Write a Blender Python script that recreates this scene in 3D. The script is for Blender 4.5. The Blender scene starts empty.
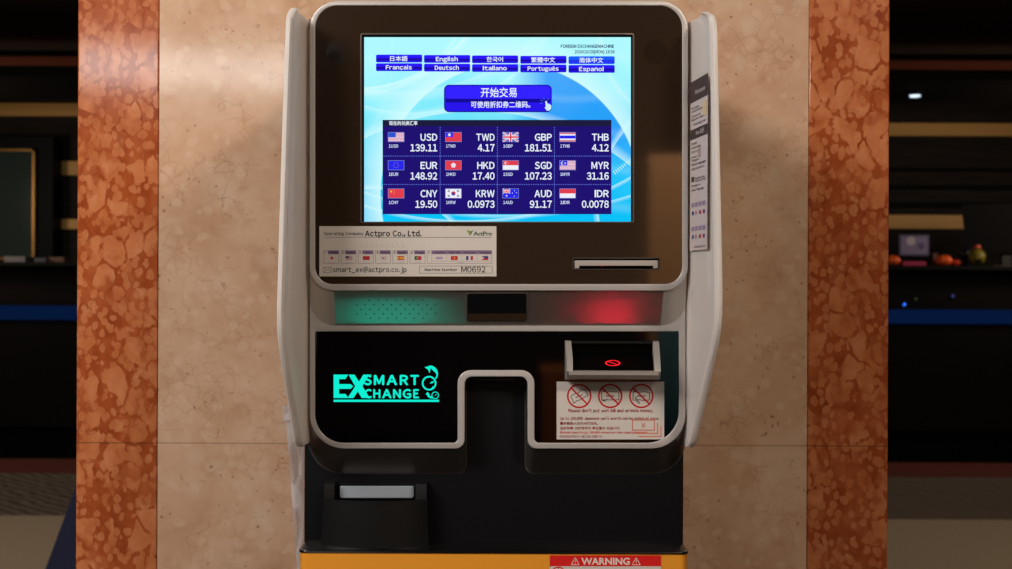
import bpy, bmesh, math, random, unicodedata
from mathutils import Vector, Matrix
random.seed(7)
sc = bpy.context.scene
COL = sc.collection
PI = math.pi

# ------------------------------------------------------------------ camera
F = 1265.0            # focal length in pixels of the 1012 px wide picture
CD = 1.664            # camera to the front plane of the machine (y = 0)
CZ = 1.25             # camera height
ROLL = 0.0044
cam = bpy.data.cameras.new('camera')
cam.sensor_width = 36.0
cam.lens = F / 1012.0 * 36.0
cam.clip_start = 0.05
cam.dof.use_dof = True
cam.dof.focus_distance = CD
cam.dof.aperture_fstop = 8.0
camo = bpy.data.objects.new('camera', cam)
COL.objects.link(camo)
camo.matrix_world = (Matrix.Translation((0, -CD, CZ)) @ Matrix.Rotation(PI / 2, 4, 'X')
                     @ Matrix.Rotation(ROLL, 4, 'Z'))
sc.camera = camo

# ------------------------------------------------------------------ world, lights, exposure
sc.view_settings.view_transform = 'Standard'
sc.view_settings.look = 'None'
sc.view_settings.gamma = 1.0
sc.view_settings.use_curve_mapping = False
sc.view_settings.exposure = 0.0
w = bpy.data.worlds.new('world')
sc.world = w
w.use_nodes = True
w.node_tree.nodes['Background'].inputs[0].default_value = (0.9, 0.75, 0.6, 1)
w.node_tree.nodes['Background'].inputs[1].default_value = 0.02


def area(name, loc, target, size, power, col, sy=None, spread=None):
    l = bpy.data.lights.new(name, 'AREA')
    l.shape = 'RECTANGLE'
    l.size = size
    l.size_y = sy or size
    l.energy = power
    l.color = col
    if spread:
        l.spread = spread
    o = bpy.data.objects.new(name, l)
    COL.objects.link(o)
    o.location = loc
    d = Vector(target) - Vector(loc)
    o.rotation_euler = d.to_track_quat('-Z', 'Y').to_euler()
    return o


WARM = (1.0, 0.80, 0.60)
area('ceiling_light_main', (-1.7, -1.5, 2.95), (-0.6, 0.3, 1.4), 1.3, 122, (1.0, 0.92, 0.86))
area('fill_light_front', (1.5, -2.6, 2.95), (-0.2, 0.2, 1.4), 0.5, 66, (1.0, 0.85, 0.70))  # added fill from the right, brightens the left shield's inner face
area('ceiling_light_far_left', (-2.45, -7.0, 2.88), (-1.0, 0.4, 1.6), 1.8, 17, (1.0, 0.97, 0.93), 0.30)
area('fill_light_behind', (0.9, -3.3, 2.95), (0.9, -4.6, 1.0), 0.4, 60, WARM, None, 2.0)  # added lamp that brightens the furniture mirrored in the glass
area('fill_light_lobby_left', (-4.3, 6.6, 2.0), (-1.5, 9.0, 1.6), 0.4, 10, WARM)  # this pair is added in mid-air out of view to brighten the back wall
area('fill_light_lobby_right', (4.3, 6.6, 2.0), (1.5, 9.0, 1.6), 0.4, 10, WARM)
area('ceiling_light_lobby_left', (-3.2, 3.6, 2.95), (-3.2, 4.2, 0), 0.5, 16, WARM)
area('ceiling_light_lobby_right', (3.2, 3.6, 2.95), (3.2, 4.2, 0), 0.5, 14, WARM)

# ------------------------------------------------------------------ pixel <-> place helpers


def P(px, py, Y):
    """a point of the plane y = Y, from where it was measured on the photograph (sensor roll removed)"""
    dx, dy = px - 506.0, py - 284.5
    x = dx + ROLL * dy
    y = dy - ROLL * dx
    D = CD + Y
    return Vector((x / F * D, Y, CZ - y / F * D))


def WX(px, Y): return (px - 506.0) / F * (CD + Y)
def WZ(py, Y): return CZ - (py - 284.5) / F * (CD + Y)


# ------------------------------------------------------------------ materials
def lin(c):
    out = []
    for v in c[:3]:
        v = v / 255.0
        out.append(v / 12.92 if v <= 0.04045 else ((v + 0.055) / 1.055) ** 2.4)
    return tuple(out) + (1.0,)


MC = {}


def pm(name, rgb, rough=0.5, metal=0.0, spec=0.5, coat=0.0, ior=1.5, srgb=True):
    if name in MC:
        return MC[name]
    m = bpy.data.materials.new(name)
    m.use_nodes = True
    b = m.node_tree.nodes['Principled BSDF']
    b.inputs['Base Color'].default_value = lin(rgb) if srgb else tuple(rgb) + (1,)
    b.inputs['Roughness'].default_value = rough
    b.inputs['Metallic'].default_value = metal
    b.inputs['Specular IOR Level'].default_value = spec
    b.inputs['IOR'].default_value = ior
    b.inputs['Coat Weight'].default_value = coat
    MC[name] = m
    return m


def em(rgb, s=1.0):
    k = ('em',) + tuple(rgb) + (s,)
    if k in MC:
        return MC[k]
    m = bpy.data.materials.new('screen_light')
    m.use_nodes = True
    n = m.node_tree.nodes
    n.clear()
    e = n.new('ShaderNodeEmission')
    o = n.new('ShaderNodeOutputMaterial')
    e.inputs[0].default_value = lin(rgb)
    e.inputs[1].default_value = s
    m.node_tree.links.new(e.outputs[0], o.inputs[0])
    MC[k] = m
    return m


def ink(rgb):
    return pm('ink_%d_%d_%d' % tuple(rgb), rgb, 0.55, spec=0.3)


class NT:
    """small helper for writing node trees"""

    def __init__(s, m):
        m.use_nodes = True
        s.t = m.node_tree
        s.n = s.t.nodes
        s.l = s.t.links

    def new(s, k, **kw):
        n = s.n.new(k)
        for a, v in kw.items():
            setattr(n, a, v)
        return n

    def put(s, sock, v):
        if hasattr(v, 'is_output'):
            s.l.new(v, sock)
        elif v is not None:
            sock.default_value = v

    def math(s, op, a, b=None, c=None, clamp=False):
        n = s.new('ShaderNodeMath', operation=op, use_clamp=clamp)
        s.put(n.inputs[0], a)
        s.put(n.inputs[1], b)
        if c is not None:
            s.put(n.inputs[2], c)
        return n.outputs[0]

    def mix(s, f, a, b):
        n = s.new('ShaderNodeMix', data_type='RGBA')
        s.put(n.inputs[0], f)
        s.put(n.inputs[6], a)
        s.put(n.inputs[7], b)
        return n.outputs[2]

    def ramp(s, f, stops, interp='LINEAR'):
        n = s.new('ShaderNodeValToRGB')
        n.color_ramp.interpolation = interp
        e = n.color_ramp.elements
        while len(e) < len(stops):
            e.new(0.5)
        for el, (p, c) in zip(e, stops):
            el.position = p
            el.color = c if len(c) == 4 else tuple(c) + (1,)
        s.put(n.inputs[0], f)
        return n.outputs[0]

    def coords(s, scale=(1, 1, 1), loc=(0, 0, 0), rot=(0, 0, 0)):
        t = s.new('ShaderNodeTexCoord')
        m = s.new('ShaderNodeMapping')
        m.inputs['Scale'].default_value = scale
        m.inputs['Location'].default_value = loc
        m.inputs['Rotation'].default_value = rot
        g = s.new('ShaderNodeNewGeometry')
        s.l.new(g.outputs['Position'], m.inputs[0])
        return m.outputs[0]

    def noise(s, vec, scale, detail=4, rough=0.5, dist=0.0, col=False):
        n = s.new('ShaderNodeTexNoise')
        n.inputs['Scale'].default_value = scale
        n.inputs['Detail'].default_value = detail
        n.inputs['Roughness'].default_value = rough
        n.inputs['Distortion'].default_value = dist
        s.l.new(vec, n.inputs['Vector'])
        return n.outputs[1] if col else n.outputs[0]

    def vor(s, vec, scale, feature='F1', rnd=1.0, out=0, smooth=None):
        n = s.new('ShaderNodeTexVoronoi', feature=feature)
        n.inputs['Scale'].default_value = scale
        n.inputs['Randomness'].default_value = rnd
        s.l.new(vec, n.inputs['Vector'])
        return n.outputs[out]

    def warp(s, vec, scale, amt):
        c = s.noise(vec, scale, 3, col=True)
        a = s.new('ShaderNodeVectorMath', operation='SUBTRACT')
        s.l.new(c, a.inputs[0])
        a.inputs[1].default_value = (0.5, 0.5, 0.5)
        b = s.new('ShaderNodeVectorMath', operation='MULTIPLY_ADD')
        s.l.new(a.outputs[0], b.inputs[0])
        b.inputs[1].default_value = (amt, amt, amt)
        s.l.new(vec, b.inputs[2])
        return b.outputs[0]

    def bsdf(s):
        return s.n['Principled BSDF']


def joint_mask(t, z0, half):
    g = t.new('ShaderNodeNewGeometry')
    sp = t.new('ShaderNodeSeparateXYZ')
    t.l.new(g.outputs['Position'], sp.inputs[0])
    d = t.math('ABSOLUTE', t.math('SUBTRACT', sp.outputs[2], z0))
    return t.math('LESS_THAN', d, half)


PY = 0.42                       # front of the pillar
JOINT = WZ(444.5, PY)


def red_marble():
    m = bpy.data.materials.new('red_breccia_marble')
    t = NT(m)
    v = t.coords((1, 1, 0.8))
    wv = t.warp(t.warp(v, 16, 0.03), 60, 0.010)
    wv2 = t.warp(wv, 160, 0.003)
    e1 = t.vor(wv2, 30, 'DISTANCE_TO_EDGE')
    big = t.ramp(e1, [(0.05, (0, 0, 0)), (0.085, (1, 1, 1))])
    wv3 = t.warp(v, 50, 0.014)
    d2 = t.vor(wv3, 75, 'F1')
    small = t.ramp(d2, [(0.42, (1, 1, 1)), (0.50, (0, 0, 0))])
    gap = t.ramp(t.noise(t.warp(v, 20, 0.03), 11, 3, 0.6), [(0.47, (0, 0, 0)), (0.53, (1, 1, 1))])
    e3 = t.vor(wv2, 30, 'F1', out=1)
    sp3 = t.new('ShaderNodeSeparateColor')
    t.l.new(e3, sp3.inputs[0])
    keep = t.math('GREATER_THAN', sp3.outputs[0], 0.28)
    pats = t.math('MAXIMUM', t.math('MULTIPLY', t.math('MULTIPLY', big, keep), t.math('SUBTRACT', 1.0, t.math('MULTIPLY', gap, 0.75))), t.math('MULTIPLY', small, 0.8))
    cv = t.noise(v, 34, 5, 0.65)
    peb = t.ramp(cv, [(0.3, lin((178, 98, 54))), (0.5, lin((192, 114, 70))), (0.72, lin((206, 136, 94)))])
    peb = t.mix(t.math('MULTIPLY', sp3.outputs[1], 0.35), peb, lin((206, 132, 88)))
    mat = t.ramp(t.noise(v, 24, 5, 0.65), [(0.32, lin((140, 62, 30))), (0.55, lin((166, 82, 42))), (0.72, lin((182, 100, 58)))])
    c = t.mix(pats, mat, peb)
    # hair-thin grey veins around the pebbles
    vein = t.ramp(t.math('ABSOLUTE', t.math('SUBTRACT', e1, 0.06)), [(0.0, (1, 1, 1)), (0.014, (0, 0, 0))])
    vein = t.math('MULTIPLY', vein, t.ramp(t.noise(v, 12, 2), [(0.48, (0, 0, 0)), (0.62, (1, 1, 1))]))
    c = t.mix(t.math('MULTIPLY', vein, 0.45), c, lin((116, 82, 66)))
    c = t.mix(t.math('MULTIPLY', joint_mask(t, JOINT, 0.0008), 0.8), c, lin((92, 58, 42)))
    b = t.bsdf()
    t.l.new(c, b.inputs['Base Color'])
    b.inputs['Roughness'].default_value = 0.09
    return m


def cream_marble():
    m = bpy.data.materials.new('cream_marble')
    t = NT(m)
    v = t.coords()
    wv = t.warp(v, 6, 0.10)
    n1 = t.noise(wv, 9, 5, 0.6)
    c = t.ramp(n1, [(0.28, lin((192, 150, 118))), (0.45, lin((204, 165, 134))), (0.6, lin((212, 176, 147))), (0.75, lin((220, 190, 164)))])
    n2 = t.noise(t.warp(v, 14, 0.05), 22, 4, 0.6)
    c = t.mix(t.ramp(n2, [(0.55, (0, 0, 0)), (0.72, (0.4, 0.4, 0.4))]), c, lin((182, 136, 102)))
    # clouded patches with a soft edge
    pch = t.vor(t.warp(v, 12, 0.06), 14, 'F1')
    c = t.mix(t.ramp(pch, [(0.10, (0.4, 0.4, 0.4)), (0.30, (0, 0, 0))]), c, lin((216, 190, 166)))
    # small shell-like grains with a darker outline
    ed = t.vor(t.warp(v, 40, 0.02), 42, 'DISTANCE_TO_EDGE')
    gr = t.ramp(ed, [(0.0, (1, 1, 1)), (0.06, (0, 0, 0))])
    gr = t.math('MULTIPLY', gr, t.ramp(t.noise(v, 11, 3), [(0.50, (0, 0, 0)), (0.62, (1, 1, 1))]))
    c = t.mix(t.math('MULTIPLY', gr, 0.30), c, lin((160, 112, 82)))
    pc = t.vor(t.warp(v, 30, 0.03), 34, 'F1')
    c = t.mix(t.ramp(pc, [(0.22, (0.35, 0.35, 0.35)), (0.34, (0, 0, 0))]), c, lin((222, 192, 164)))
    # dark specks
    s = t.vor(t.warp(v, 60, 0.016), 62, 'F1')
    sp = t.ramp(s, [(0.08, (1, 1, 1)), (0.17, (0, 0, 0))])
    sp = t.math('MULTIPLY', sp, t.ramp(t.noise(v, 16, 2), [(0.46, (0, 0, 0)), (0.56, (1, 1, 1))]))
    c = t.mix(t.math('MULTIPLY', sp, 0.7), c, lin((128, 84, 58)))
    # crack-like veins
    e = t.vor(t.warp(v, 18, 0.09), 13, 'DISTANCE_TO_EDGE')
    ve = t.ramp(e, [(0.0, (1, 1, 1)), (0.010, (0, 0, 0))])
    ve = t.math('MULTIPLY', ve, t.ramp(t.noise(v, 14, 3), [(0.50, (0, 0, 0)), (0.58, (1, 1, 1))]))
    c = t.mix(t.math('MULTIPLY', ve, 0.5), c, lin((134, 92, 66)))
    c = t.mix(t.math('MULTIPLY', joint_mask(t, JOINT, 0.0008), 0.6), c, lin((120, 88, 64)))
    b = t.bsdf()
    t.l.new(c, b.inputs['Base Color'])
    b.inputs['Roughness'].default_value = 0.09
    return m


def floor_mat():
    m = bpy.data.materials.new('lobby_carpet')
    t = NT(m)
    g = t.new('ShaderNodeNewGeometry')
    sp = t.new('ShaderNodeSeparateXYZ')
    t.l.new(g.outputs['Position'], sp.inputs[0])
    v = t.coords()
    beige = t.ramp(t.noise(v, 120, 2), [(0.3, lin((176, 156, 132))), (0.7, lin((206, 188, 164)))])
    hat = t.new('ShaderNodeTexWave', wave_type='BANDS', bands_direction='DIAGONAL')
    hat.inputs['Scale'].default_value = 6.0
    hat.inputs['Distortion'].default_value = 4.0
    hat.inputs['Detail'].default_value = 2.0
    t.l.new(v, hat.inputs[0])
    dark = t.mix(hat.outputs[1], lin((84, 72, 62)), lin((138, 124, 110)))
    red = lin((112, 52, 40))
    near = t.mix(hat.outputs[1], lin((36, 31, 28)), lin((60, 52, 46)))  # unseen carpet by the machine, darkened to dim the bevel's reflection
    beige = t.mix(t.math('GREATER_THAN', sp.outputs[1], 1.6), near, beige)
    c = t.mix(t.math('GREATER_THAN', sp.outputs[1], 5.12), beige, dark)
    c = t.mix(t.math('GREATER_THAN', sp.outputs[1], 6.62), c, red)
    b = t.bsdf()
    t.l.new(c, b.inputs['Base Color'])
    b.inputs['Roughness'].default_value = 0.9
    return m


def wood_mat(name, a, b_, rough=0.45):
    m = bpy.data.materials.new(name)
    t = NT(m)
    v = t.coords((0.6, 0.6, 7))
    c = t.ramp(t.noise(v, 6, 4, 0.6), [(0.35, lin(a)), (0.65, lin(b_))])
    b = t.bsdf()
    t.l.new(c, b.inputs['Base Color'])
    b.inputs['Roughness'].default_value = max(rough, 0.7)
    b.inputs['Specular IOR Level'].default_value = 0.12
    return m


def screen_mat():
    """the picture the display shows behind its buttons: pale cyan with swooping arcs"""
    m = bpy.data.materials.new('display_picture')
    t = NT(m)
    n = t.n
    n.clear()
    tc = t.new('ShaderNodeTexCoord')
    sp = t.new('ShaderNodeSeparateXYZ')
    t.l.new(tc.outputs['Generated'], sp.inputs[0])
    u = t.math('MULTIPLY', sp.outputs[0], 1.46)
    v = sp.outputs[2]
    cb = t.new('ShaderNodeCombineXYZ')
    t.l.new(u, cb.inputs[0])
    t.l.new(v, cb.inputs[1])
    vec = cb.outputs[0]

    def circ(cx, cy):
        a = t.math('SUBTRACT', u, cx)
        b = t.math('SUBTRACT', v, cy)
        return t.math('SQRT', t.math('ADD', t.math('MULTIPLY', a, a), t.math('MULTIPLY', b, b)))

    def band(d, r, wi, wo):
        x = t.math('SUBTRACT', d, r)
        inn = t.math('SUBTRACT', 1.0, t.math('DIVIDE', t.math('ABSOLUTE', t.math('MINIMUM', x, 0.0)), wi), clamp=True)
        out = t.math('SUBTRACT', 1.0, t.math('DIVIDE', t.math('MAXIMUM', x, 0.0), wo), clamp=True)
        return t.math('MULTIPLY', inn, out)
    # ground tone: pale at the top left, saturated blue at the right and low
    g0 = t.math('ADD', t.math('MULTIPLY', v, 0.5), -0.02)
    g0 = t.math('ADD', g0, t.math('MULTIPLY', t.math('SUBTRACT', t.noise(vec, 2.2, 2), 0.5), 0.35))
    right = t.ramp(u, [(0.55, (0, 0, 0)), (0.95, (1, 1, 1))])
    c = t.ramp(g0, [(0.0, lin((10, 196, 248))), (0.12, lin((50, 212, 250))), (0.26, lin((128, 236, 252))), (0.42, lin((176, 250, 255)))])
    midr = t.math('MULTIPLY', right, t.ramp(v, [(0.10, (0.2, 0.2, 0.2)), (0.35, (1, 1, 1)), (0.72, (0, 0, 0))]))
    c = t.mix(t.math('MULTIPLY', midr, 0.7), c, lin((10, 176, 252)))
    # blue dome on the right
    d = circ(0.80, 0.15)
    dome = t.math('MULTIPLY', t.math('LESS_THAN', d, 0.71), t.ramp(u, [(0.80, (0, 0, 0)), (1.0, (1, 1, 1))]))
    dome = t.math('MULTIPLY', dome, t.ramp(v, [(0.3, (0, 0, 0)), (0.5, (1, 1, 1))]))
    c = t.mix(t.math('MULTIPLY', dome, 0.85), c, lin((0, 146, 250)))
    W = lin((214, 254, 255))
    for (cx, cy, r, wi, wo, k) in [(0.80, 0.15, 0.71, 0.006, 0.17, 0.85), (0.20, 1.75, 1.05, 0.008, 0.06, 0.35),
                                   (0.0, 1.25, 0.55, 0.004, 0.03, 0.5), (0.25, 1.45, 0.86, 0.004, 0.03, 0.45),
                                   (0.62, -0.75, 1.35, 0.004, 0.05, 0.6), (1.9, 0.1, 0.62, 0.004, 0.03, 0.6),
                                   (1.75, 1.0, 0.45, 0.004, 0.03, 0.5), (-0.6, 0.9, 0.75, 0.004, 0.02, 0.12),
                                   (-0.05, 1.5, 0.78, 0.005, 0.04, 0.8), (0.05, -0.42, 0.60, 0.004, 0.03, 0.6),
                                   (0.55, 1.85, 1.84, 0.003, 0.02, 0.6), (0.75, 2.35, 2.31, 0.003, 0.02, 0.5)]:
        c = t.mix(t.math('MULTIPLY', band(circ(cx, cy), r, wi, wo), k), c, W)
    st = t.new('ShaderNodeTexWave', wave_type='RINGS')
    st.inputs['Scale'].default_value = 1.6
    st.inputs['Distortion'].default_value = 3.0
    st.inputs['Detail'].default_value = 1.0
    st.inputs['Detail Scale'].default_value = 0.6
    t.l.new(vec, st.inputs[0])
    c = t.mix(t.math('MULTIPLY', t.math('POWER', st.outputs[1], 8.0), 0.10), c, W)
    e = t.new('ShaderNodeEmission')
    t.l.new(c, e.inputs[0])
    e.inputs[1].default_value = 1.0
    o = t.new('ShaderNodeOutputMaterial')
    t.l.new(e.outputs[0], o.inputs[0])
    return m


def translucent_silver():
    """painted plastic thin enough for the status lamps behind it to shine through"""
    m = bpy.data.materials.new('translucent_silver_plastic')
    t = NT(m)
    b = t.bsdf()
    b.inputs['Base Color'].default_value = lin((158, 148, 140))
    b.inputs['Roughness'].default_value = 0.34
    b.inputs['Metallic'].default_value = 0.9
    tr = t.new('ShaderNodeBsdfTranslucent')
    tr.inputs[0].default_value = (0.9, 0.9, 0.9, 1)
    mx = t.new('ShaderNodeMixShader')
    mx.inputs[0].default_value = 0.30
    t.l.new(b.outputs[0], mx.inputs[1])
    t.l.new(tr.outputs[0], mx.inputs[2])
    t.l.new(mx.outputs[0], t.n['Material Output'].inputs[0])
    return m


def clear_mat():
    m = bpy.data.materials.new('clear_acrylic')
    t = NT(m)
    b = t.bsdf()
    b.inputs['Base Color'].default_value = (0.85, 0.83, 0.84, 1)
    b.inputs['Roughness'].default_value = 0.12
    tr = t.new('ShaderNodeBsdfTransparent')
    tr.inputs[0].default_value = (0.93, 0.92, 0.93, 1)
    mx = t.new('ShaderNodeMixShader')
    g = t.new('ShaderNodeNewGeometry')
    sp = t.new('ShaderNodeMapping')
    sp.inputs['Scale'].default_value = (30, 30, 9)
    t.l.new(g.outputs['Position'], sp.inputs[0])
    k = t.ramp(t.noise(sp.outputs[0], 1.0, 1, 0.5, 1.5), [(0.48, (0.10, 0.10, 0.10)), (0.56, (0.30, 0.30, 0.30))])
    t.l.new(k, mx.inputs[0])
    t.l.new(tr.outputs[0], mx.inputs[1])
    t.l.new(b.outputs[0], mx.inputs[2])
    t.l.new(mx.outputs[0], t.n['Material Output'].inputs[0])
    return m


def orange_peel(name, rgb, rough, amt=0.02):
    """slightly grainy moulded plastic or powder coat"""
    m = pm(name, rgb, rough)
    t = NT(m)
    bp = t.new('ShaderNodeBump')
    bp.inputs['Strength'].default_value = amt
    bp.inputs['Distance'].default_value = 0.001
    t.l.new(t.noise(t.coords(), 900, 2), bp.inputs['Height'])
    t.l.new(bp.outputs[0], t.bsdf().inputs['Normal'])
    return m


M_SILVER = pm('silver_painted_rim', (190, 184, 180), 0.36, metal=0.25)
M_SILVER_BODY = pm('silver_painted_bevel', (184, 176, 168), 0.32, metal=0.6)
M_BAND = translucent_silver()
M_GLASS = pm('black_glass', (50, 37, 27), 0.05, ior=1.9)
M_GLASS_LOW = pm('deep_black_glass', (3, 3, 5), 0.04, ior=1.7)
M_BLACK = orange_peel('black_plastic', (12, 12, 12), 0.42, 0.1)
M_BLACK.node_tree.nodes['Principled BSDF'].inputs['Specular IOR Level'].default_value = 0.35
M_BLACKGLOSS = pm('gloss_black_plastic', (12, 11, 12), 0.18)
M_CAB = orange_peel('dark_navy_powder_coat', (6, 6, 11), 0.45, 0.03)
M_CAB.node_tree.nodes['Principled BSDF'].inputs['Specular IOR Level'].default_value = 0.25
M_WHITE = orange_peel('white_moulded_plastic', (208, 200, 194), 0.42, 0.05)
_b = M_WHITE.node_tree.nodes['Principled BSDF']
_b.inputs['Subsurface Weight'].default_value = 0.8
_b.inputs['Subsurface Radius'].default_value = (1.0, 0.9, 0.85)
_b.inputs['Subsurface Scale'].default_value = 0.02
M_ORANGE = orange_peel('orange_powder_coat', (232, 152, 40), 0.45, 0.1)
M_PAPER = pm('sticker_paper', (206, 198, 190), 0.5, spec=0.3)
M_DARK = pm('dark_cavity', (6, 6, 7), 0.7, spec=0.1)
M_CLEAR = clear_mat()
M_METAL = pm('brushed_grey_metal', (176, 170, 164), 0.35, metal=0.45)
M_PLATE = pm('grey_metal_plate', (172, 182, 194), 0.4, metal=0.3)

# ------------------------------------------------------------------ mesh collecting
POS = {}


class MB:
    def __init__(s):
        s.v, s.f, s.m, s.mats = [], [], [], []

    def mi(s, mat):
        if mat not in s.mats:
            s.mats.append(mat)
        return s.mats.index(mat)

    def add(s, vs, fs, mat):
        o = len(s.v)
        s.v += [Vector(p) for p in vs]
        k = s.mi(mat)
        for f in fs:
            s.f.append([i + o for i in f])
            s.m.append(k)
        return s

    def box(s, x0, y0, z0, x1, y1, z1, mat, bev=0.0):
        if bev > 0:
            bm = bmesh.new()
            bmesh.ops.create_cube(bm, size=1)
            for v in bm.verts:
                v.co = Vector(((x0 + x1) / 2 + v.co.x * (x1 - x0), (y0 + y1) / 2 + v.co.y * (y1 - y0), (z0 + z1) / 2 + v.co.z * (z1 - z0)))
            bmesh.ops.bevel(bm, geom=bm.edges[:], offset=bev, segments=3, profile=0.5, affect='EDGES')
            s.bm(bm, mat)
            return s
        vs = [(x, y, z) for x in (x0, x1) for y in (y0, y1) for z in (z0, z1)]
        return s.add(vs, [(0, 1, 3, 2), (4, 6, 7, 5), (0, 4, 5, 1), (2, 3, 7, 6), (0, 2, 6, 4), (1, 5, 7, 3)], mat)

    def bm(s, bm, mat, mtx=None):
        bm.verts.index_update()
        s.add([(mtx @ v.co) if mtx else v.co.copy() for v in bm.verts], [[v.index for v in f.verts] for f in bm.faces], mat)
        bm.free()
        return s

    def mesh(s, me, mat, fn):
        return s.add([fn(v.co) for v in me.vertices], [list(p.vertices) for p in me.polygons], mat)

    # prints: quads on the plane y = Y, given in photograph pixels
    def quad(s, x0, y0, x1, y1, Y, mat):
        return s.add([P(x0, y1, Y), P(x1, y1, Y), P(x1, y0, Y), P(x0, y0, Y)], [(0, 1, 2, 3)], mat)

    def poly(s, pts, Y, mat):
        a = sum(pts[i][0] * pts[(i + 1) % len(pts)][1] - pts[(i + 1) % len(pts)][0] * pts[i][1] for i in range(len(pts)))
        if a > 0:
            pts = pts[::-1]
        return s.add([P(x, y, Y) for x, y in pts], [tuple(range(len(pts)))], mat)

    def disc(s, cx, cy, r, Y, mat, n=20, ry=None):
        ry = ry or r
        return s.poly([(cx + r * math.cos(2 * PI * i / n), cy + ry * math.sin(2 * PI * i / n)) for i in range(n)], Y, mat)

    def ring(s, cx, cy, r0, r1, Y, mat, a0=0, a1=360, n=32):
        A = [math.radians(a0 + (a1 - a0) * i / n) for i in range(n + 1)]
        for i in range(n):
            p = [(cx + r * math.cos(a), cy + r * math.sin(a)) for r, a in ((r0, A[i]), (r1, A[i]), (r1, A[i + 1]), (r0, A[i + 1]))]
            s.poly(p, Y, mat)
        return s

    def line(s, x0, y0, x1, y1, wd, Y, mat):
        L = math.hypot(x1 - x0, y1 - y0)
        nx, ny = -(y1 - y0) / L * wd / 2, (x1 - x0) / L * wd / 2
        return s.poly([(x0 + nx, y0 + ny), (x1 + nx, y1 + ny), (x1 - nx, y1 - ny), (x0 - nx, y0 - ny)], Y, mat)

    def frame(s, x0, y0, x1, y1, wd, Y, mat):
        s.quad(x0, y0, x1, y0 + wd, Y, mat)
        s.quad(x0, y1 - wd, x1, y1, Y, mat)
        s.quad(x0, y0 + wd, x0 + wd, y1 - wd, Y, mat)
        s.quad(x1 - wd, y0 + wd, x1, y1 - wd, Y, mat)

    def star(s, cx, cy, r, Y, mat, n=5, k=0.4):
        for i in range(n):
            a = -PI / 2 + 2 * PI * i / n
            s.poly([(cx + r * math.cos(a), cy + r * math.sin(a)), (cx + k * r * math.cos(a + PI / n), cy + k * r * math.sin(a + PI / n)),
                    (cx, cy), (cx + k * r * math.cos(a - PI / n), cy + k * r * math.sin(a - PI / n))], Y, mat)

    def build(s, name, parent=None, smooth=None, base=None, solid=0.0):
        me = bpy.data.meshes.new(name)
        xs = [p for p in s.v]
        lo = Vector([min(p[i] for p in xs) for i in range(3)])
        hi = Vector([max(p[i] for p in xs) for i in range(3)])
        c = base or (lo + hi) / 2
        c = Vector(c)
        me.from_pydata([p - c for p in s.v], [], s.f)
        for m in s.mats:
            me.materials.append(m)
        me.polygons.foreach_set('material_index', s.m)
        me.update()
        if smooth is not None:
            bm = bmesh.new()
            bm.from_mesh(me)
            bmesh.ops.remove_doubles(bm, verts=bm.verts[:], dist=1e-6)
            bmesh.ops.recalc_face_normals(bm, faces=bm.faces[:])
            for f in bm.faces:
                f.smooth = True
            for e in bm.edges:
                if len(e.link_faces) == 2 and e.calc_face_angle(0) > math.radians(smooth):
                    e.smooth = False
            bm.to_mesh(me)
            bm.free()
        o = bpy.data.objects.new(name, me)
        COL.objects.link(o)
        POS[o] = c
        if parent is not None:
            o.parent = parent
            o.location = c - POS[parent]
        else:
            o.location = c
        if solid:
            md = o.modifiers.new('thickness', 'SOLIDIFY')
            md.thickness = solid
        return o


def empty(name, loc, label, cat, group=None):
    o = bpy.data.objects.new(name, None)
    COL.objects.link(o)
    o.location = loc
    o.empty_display_size = 0.1
    POS[o] = Vector(loc)
    return tag(o, label, cat, group)


def tag(o, label, cat, group=None):
    o['label'] = label
    o['category'] = cat
    if group:
        o['group'] = group
    return o


def structure(o):
    o['kind'] = 'structure'
    return o


def roundpoly(corners, n=7):
    """(x, y, r) corners -> outline with rounded corners"""
    out = []
    N = len(corners)
    for i in range(N):
        p = Vector(corners[i][:2])
        a = Vector(corners[i - 1][:2])
        b = Vector(corners[(i + 1) % N][:2])
        r = corners[i][2]
        if r <= 0:
            out.append(tuple(p))
            continue
        da = (a - p).normalized()
        db = (b - p).normalized()
        ang = da.angle(db)
        d = r / math.tan(ang / 2)
        s_, e_ = p + da * d, p + db * d
        c = p + (da + db).normalized() * (r / math.sin(ang / 2))
        v0, v1 = s_ - c, e_ - c
        t0 = math.atan2(v0.y, v0.x)
        t1 = math.atan2(v1.y, v1.x)
        dt = (t1 - t0 + PI) % (2 * PI) - PI
        for k in range(n + 1):
            t = t0 + dt * k / n
            out.append((c.x + r * math.cos(t), c.y + r * math.sin(t)))
    return out


def rect(x0, y0, x1, y1, r=0):
    return [(x0, y0, r), (x1, y0, r), (x1, y1, r), (x0, y1, r)]


def plate(mb, loops, Y0, Y1, mat, bevel=0.0, n=7):
    """a plate between y = Y0 (front) and y = Y1 whose outline and holes are given in photograph pixels at Y0"""
    cu = bpy.data.curves.new('outline', 'CURVE')
    cu.dimensions = '2D'
    cu.fill_mode = 'BOTH'
    cu.extrude = max((Y1 - Y0) / 2 - bevel, 1e-5)
    cu.bevel_depth = bevel
    cu.offset = -bevel * 0.4
    cu.bevel_resolution = 2
    for lp in loops:
        pts = [P(x, y, Y0) for x, y in roundpoly(lp, n)]
        s = cu.splines.new('POLY')
        s.points.add(len(pts) - 1)
        for q, p in zip(s.points, pts):
            q.co = (p.x, p.z, 0, 1)
        s.use_cyclic_u = True
    o = bpy.data.objects.new('outline', cu)
    COL.objects.link(o)
    bpy.context.view_layer.update()
    dg = bpy.context.evaluated_depsgraph_get()
    me = bpy.data.meshes.new_from_object(o.evaluated_get(dg))
    Ym = (Y0 + Y1) / 2
    mb.mesh(me, mat, lambda c: Vector((c.x, Ym - c.z, c.y)))
    bpy.data.objects.remove(o)
    bpy.data.curves.remove(cu)
    bpy.data.meshes.remove(me)
    return mb


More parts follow.
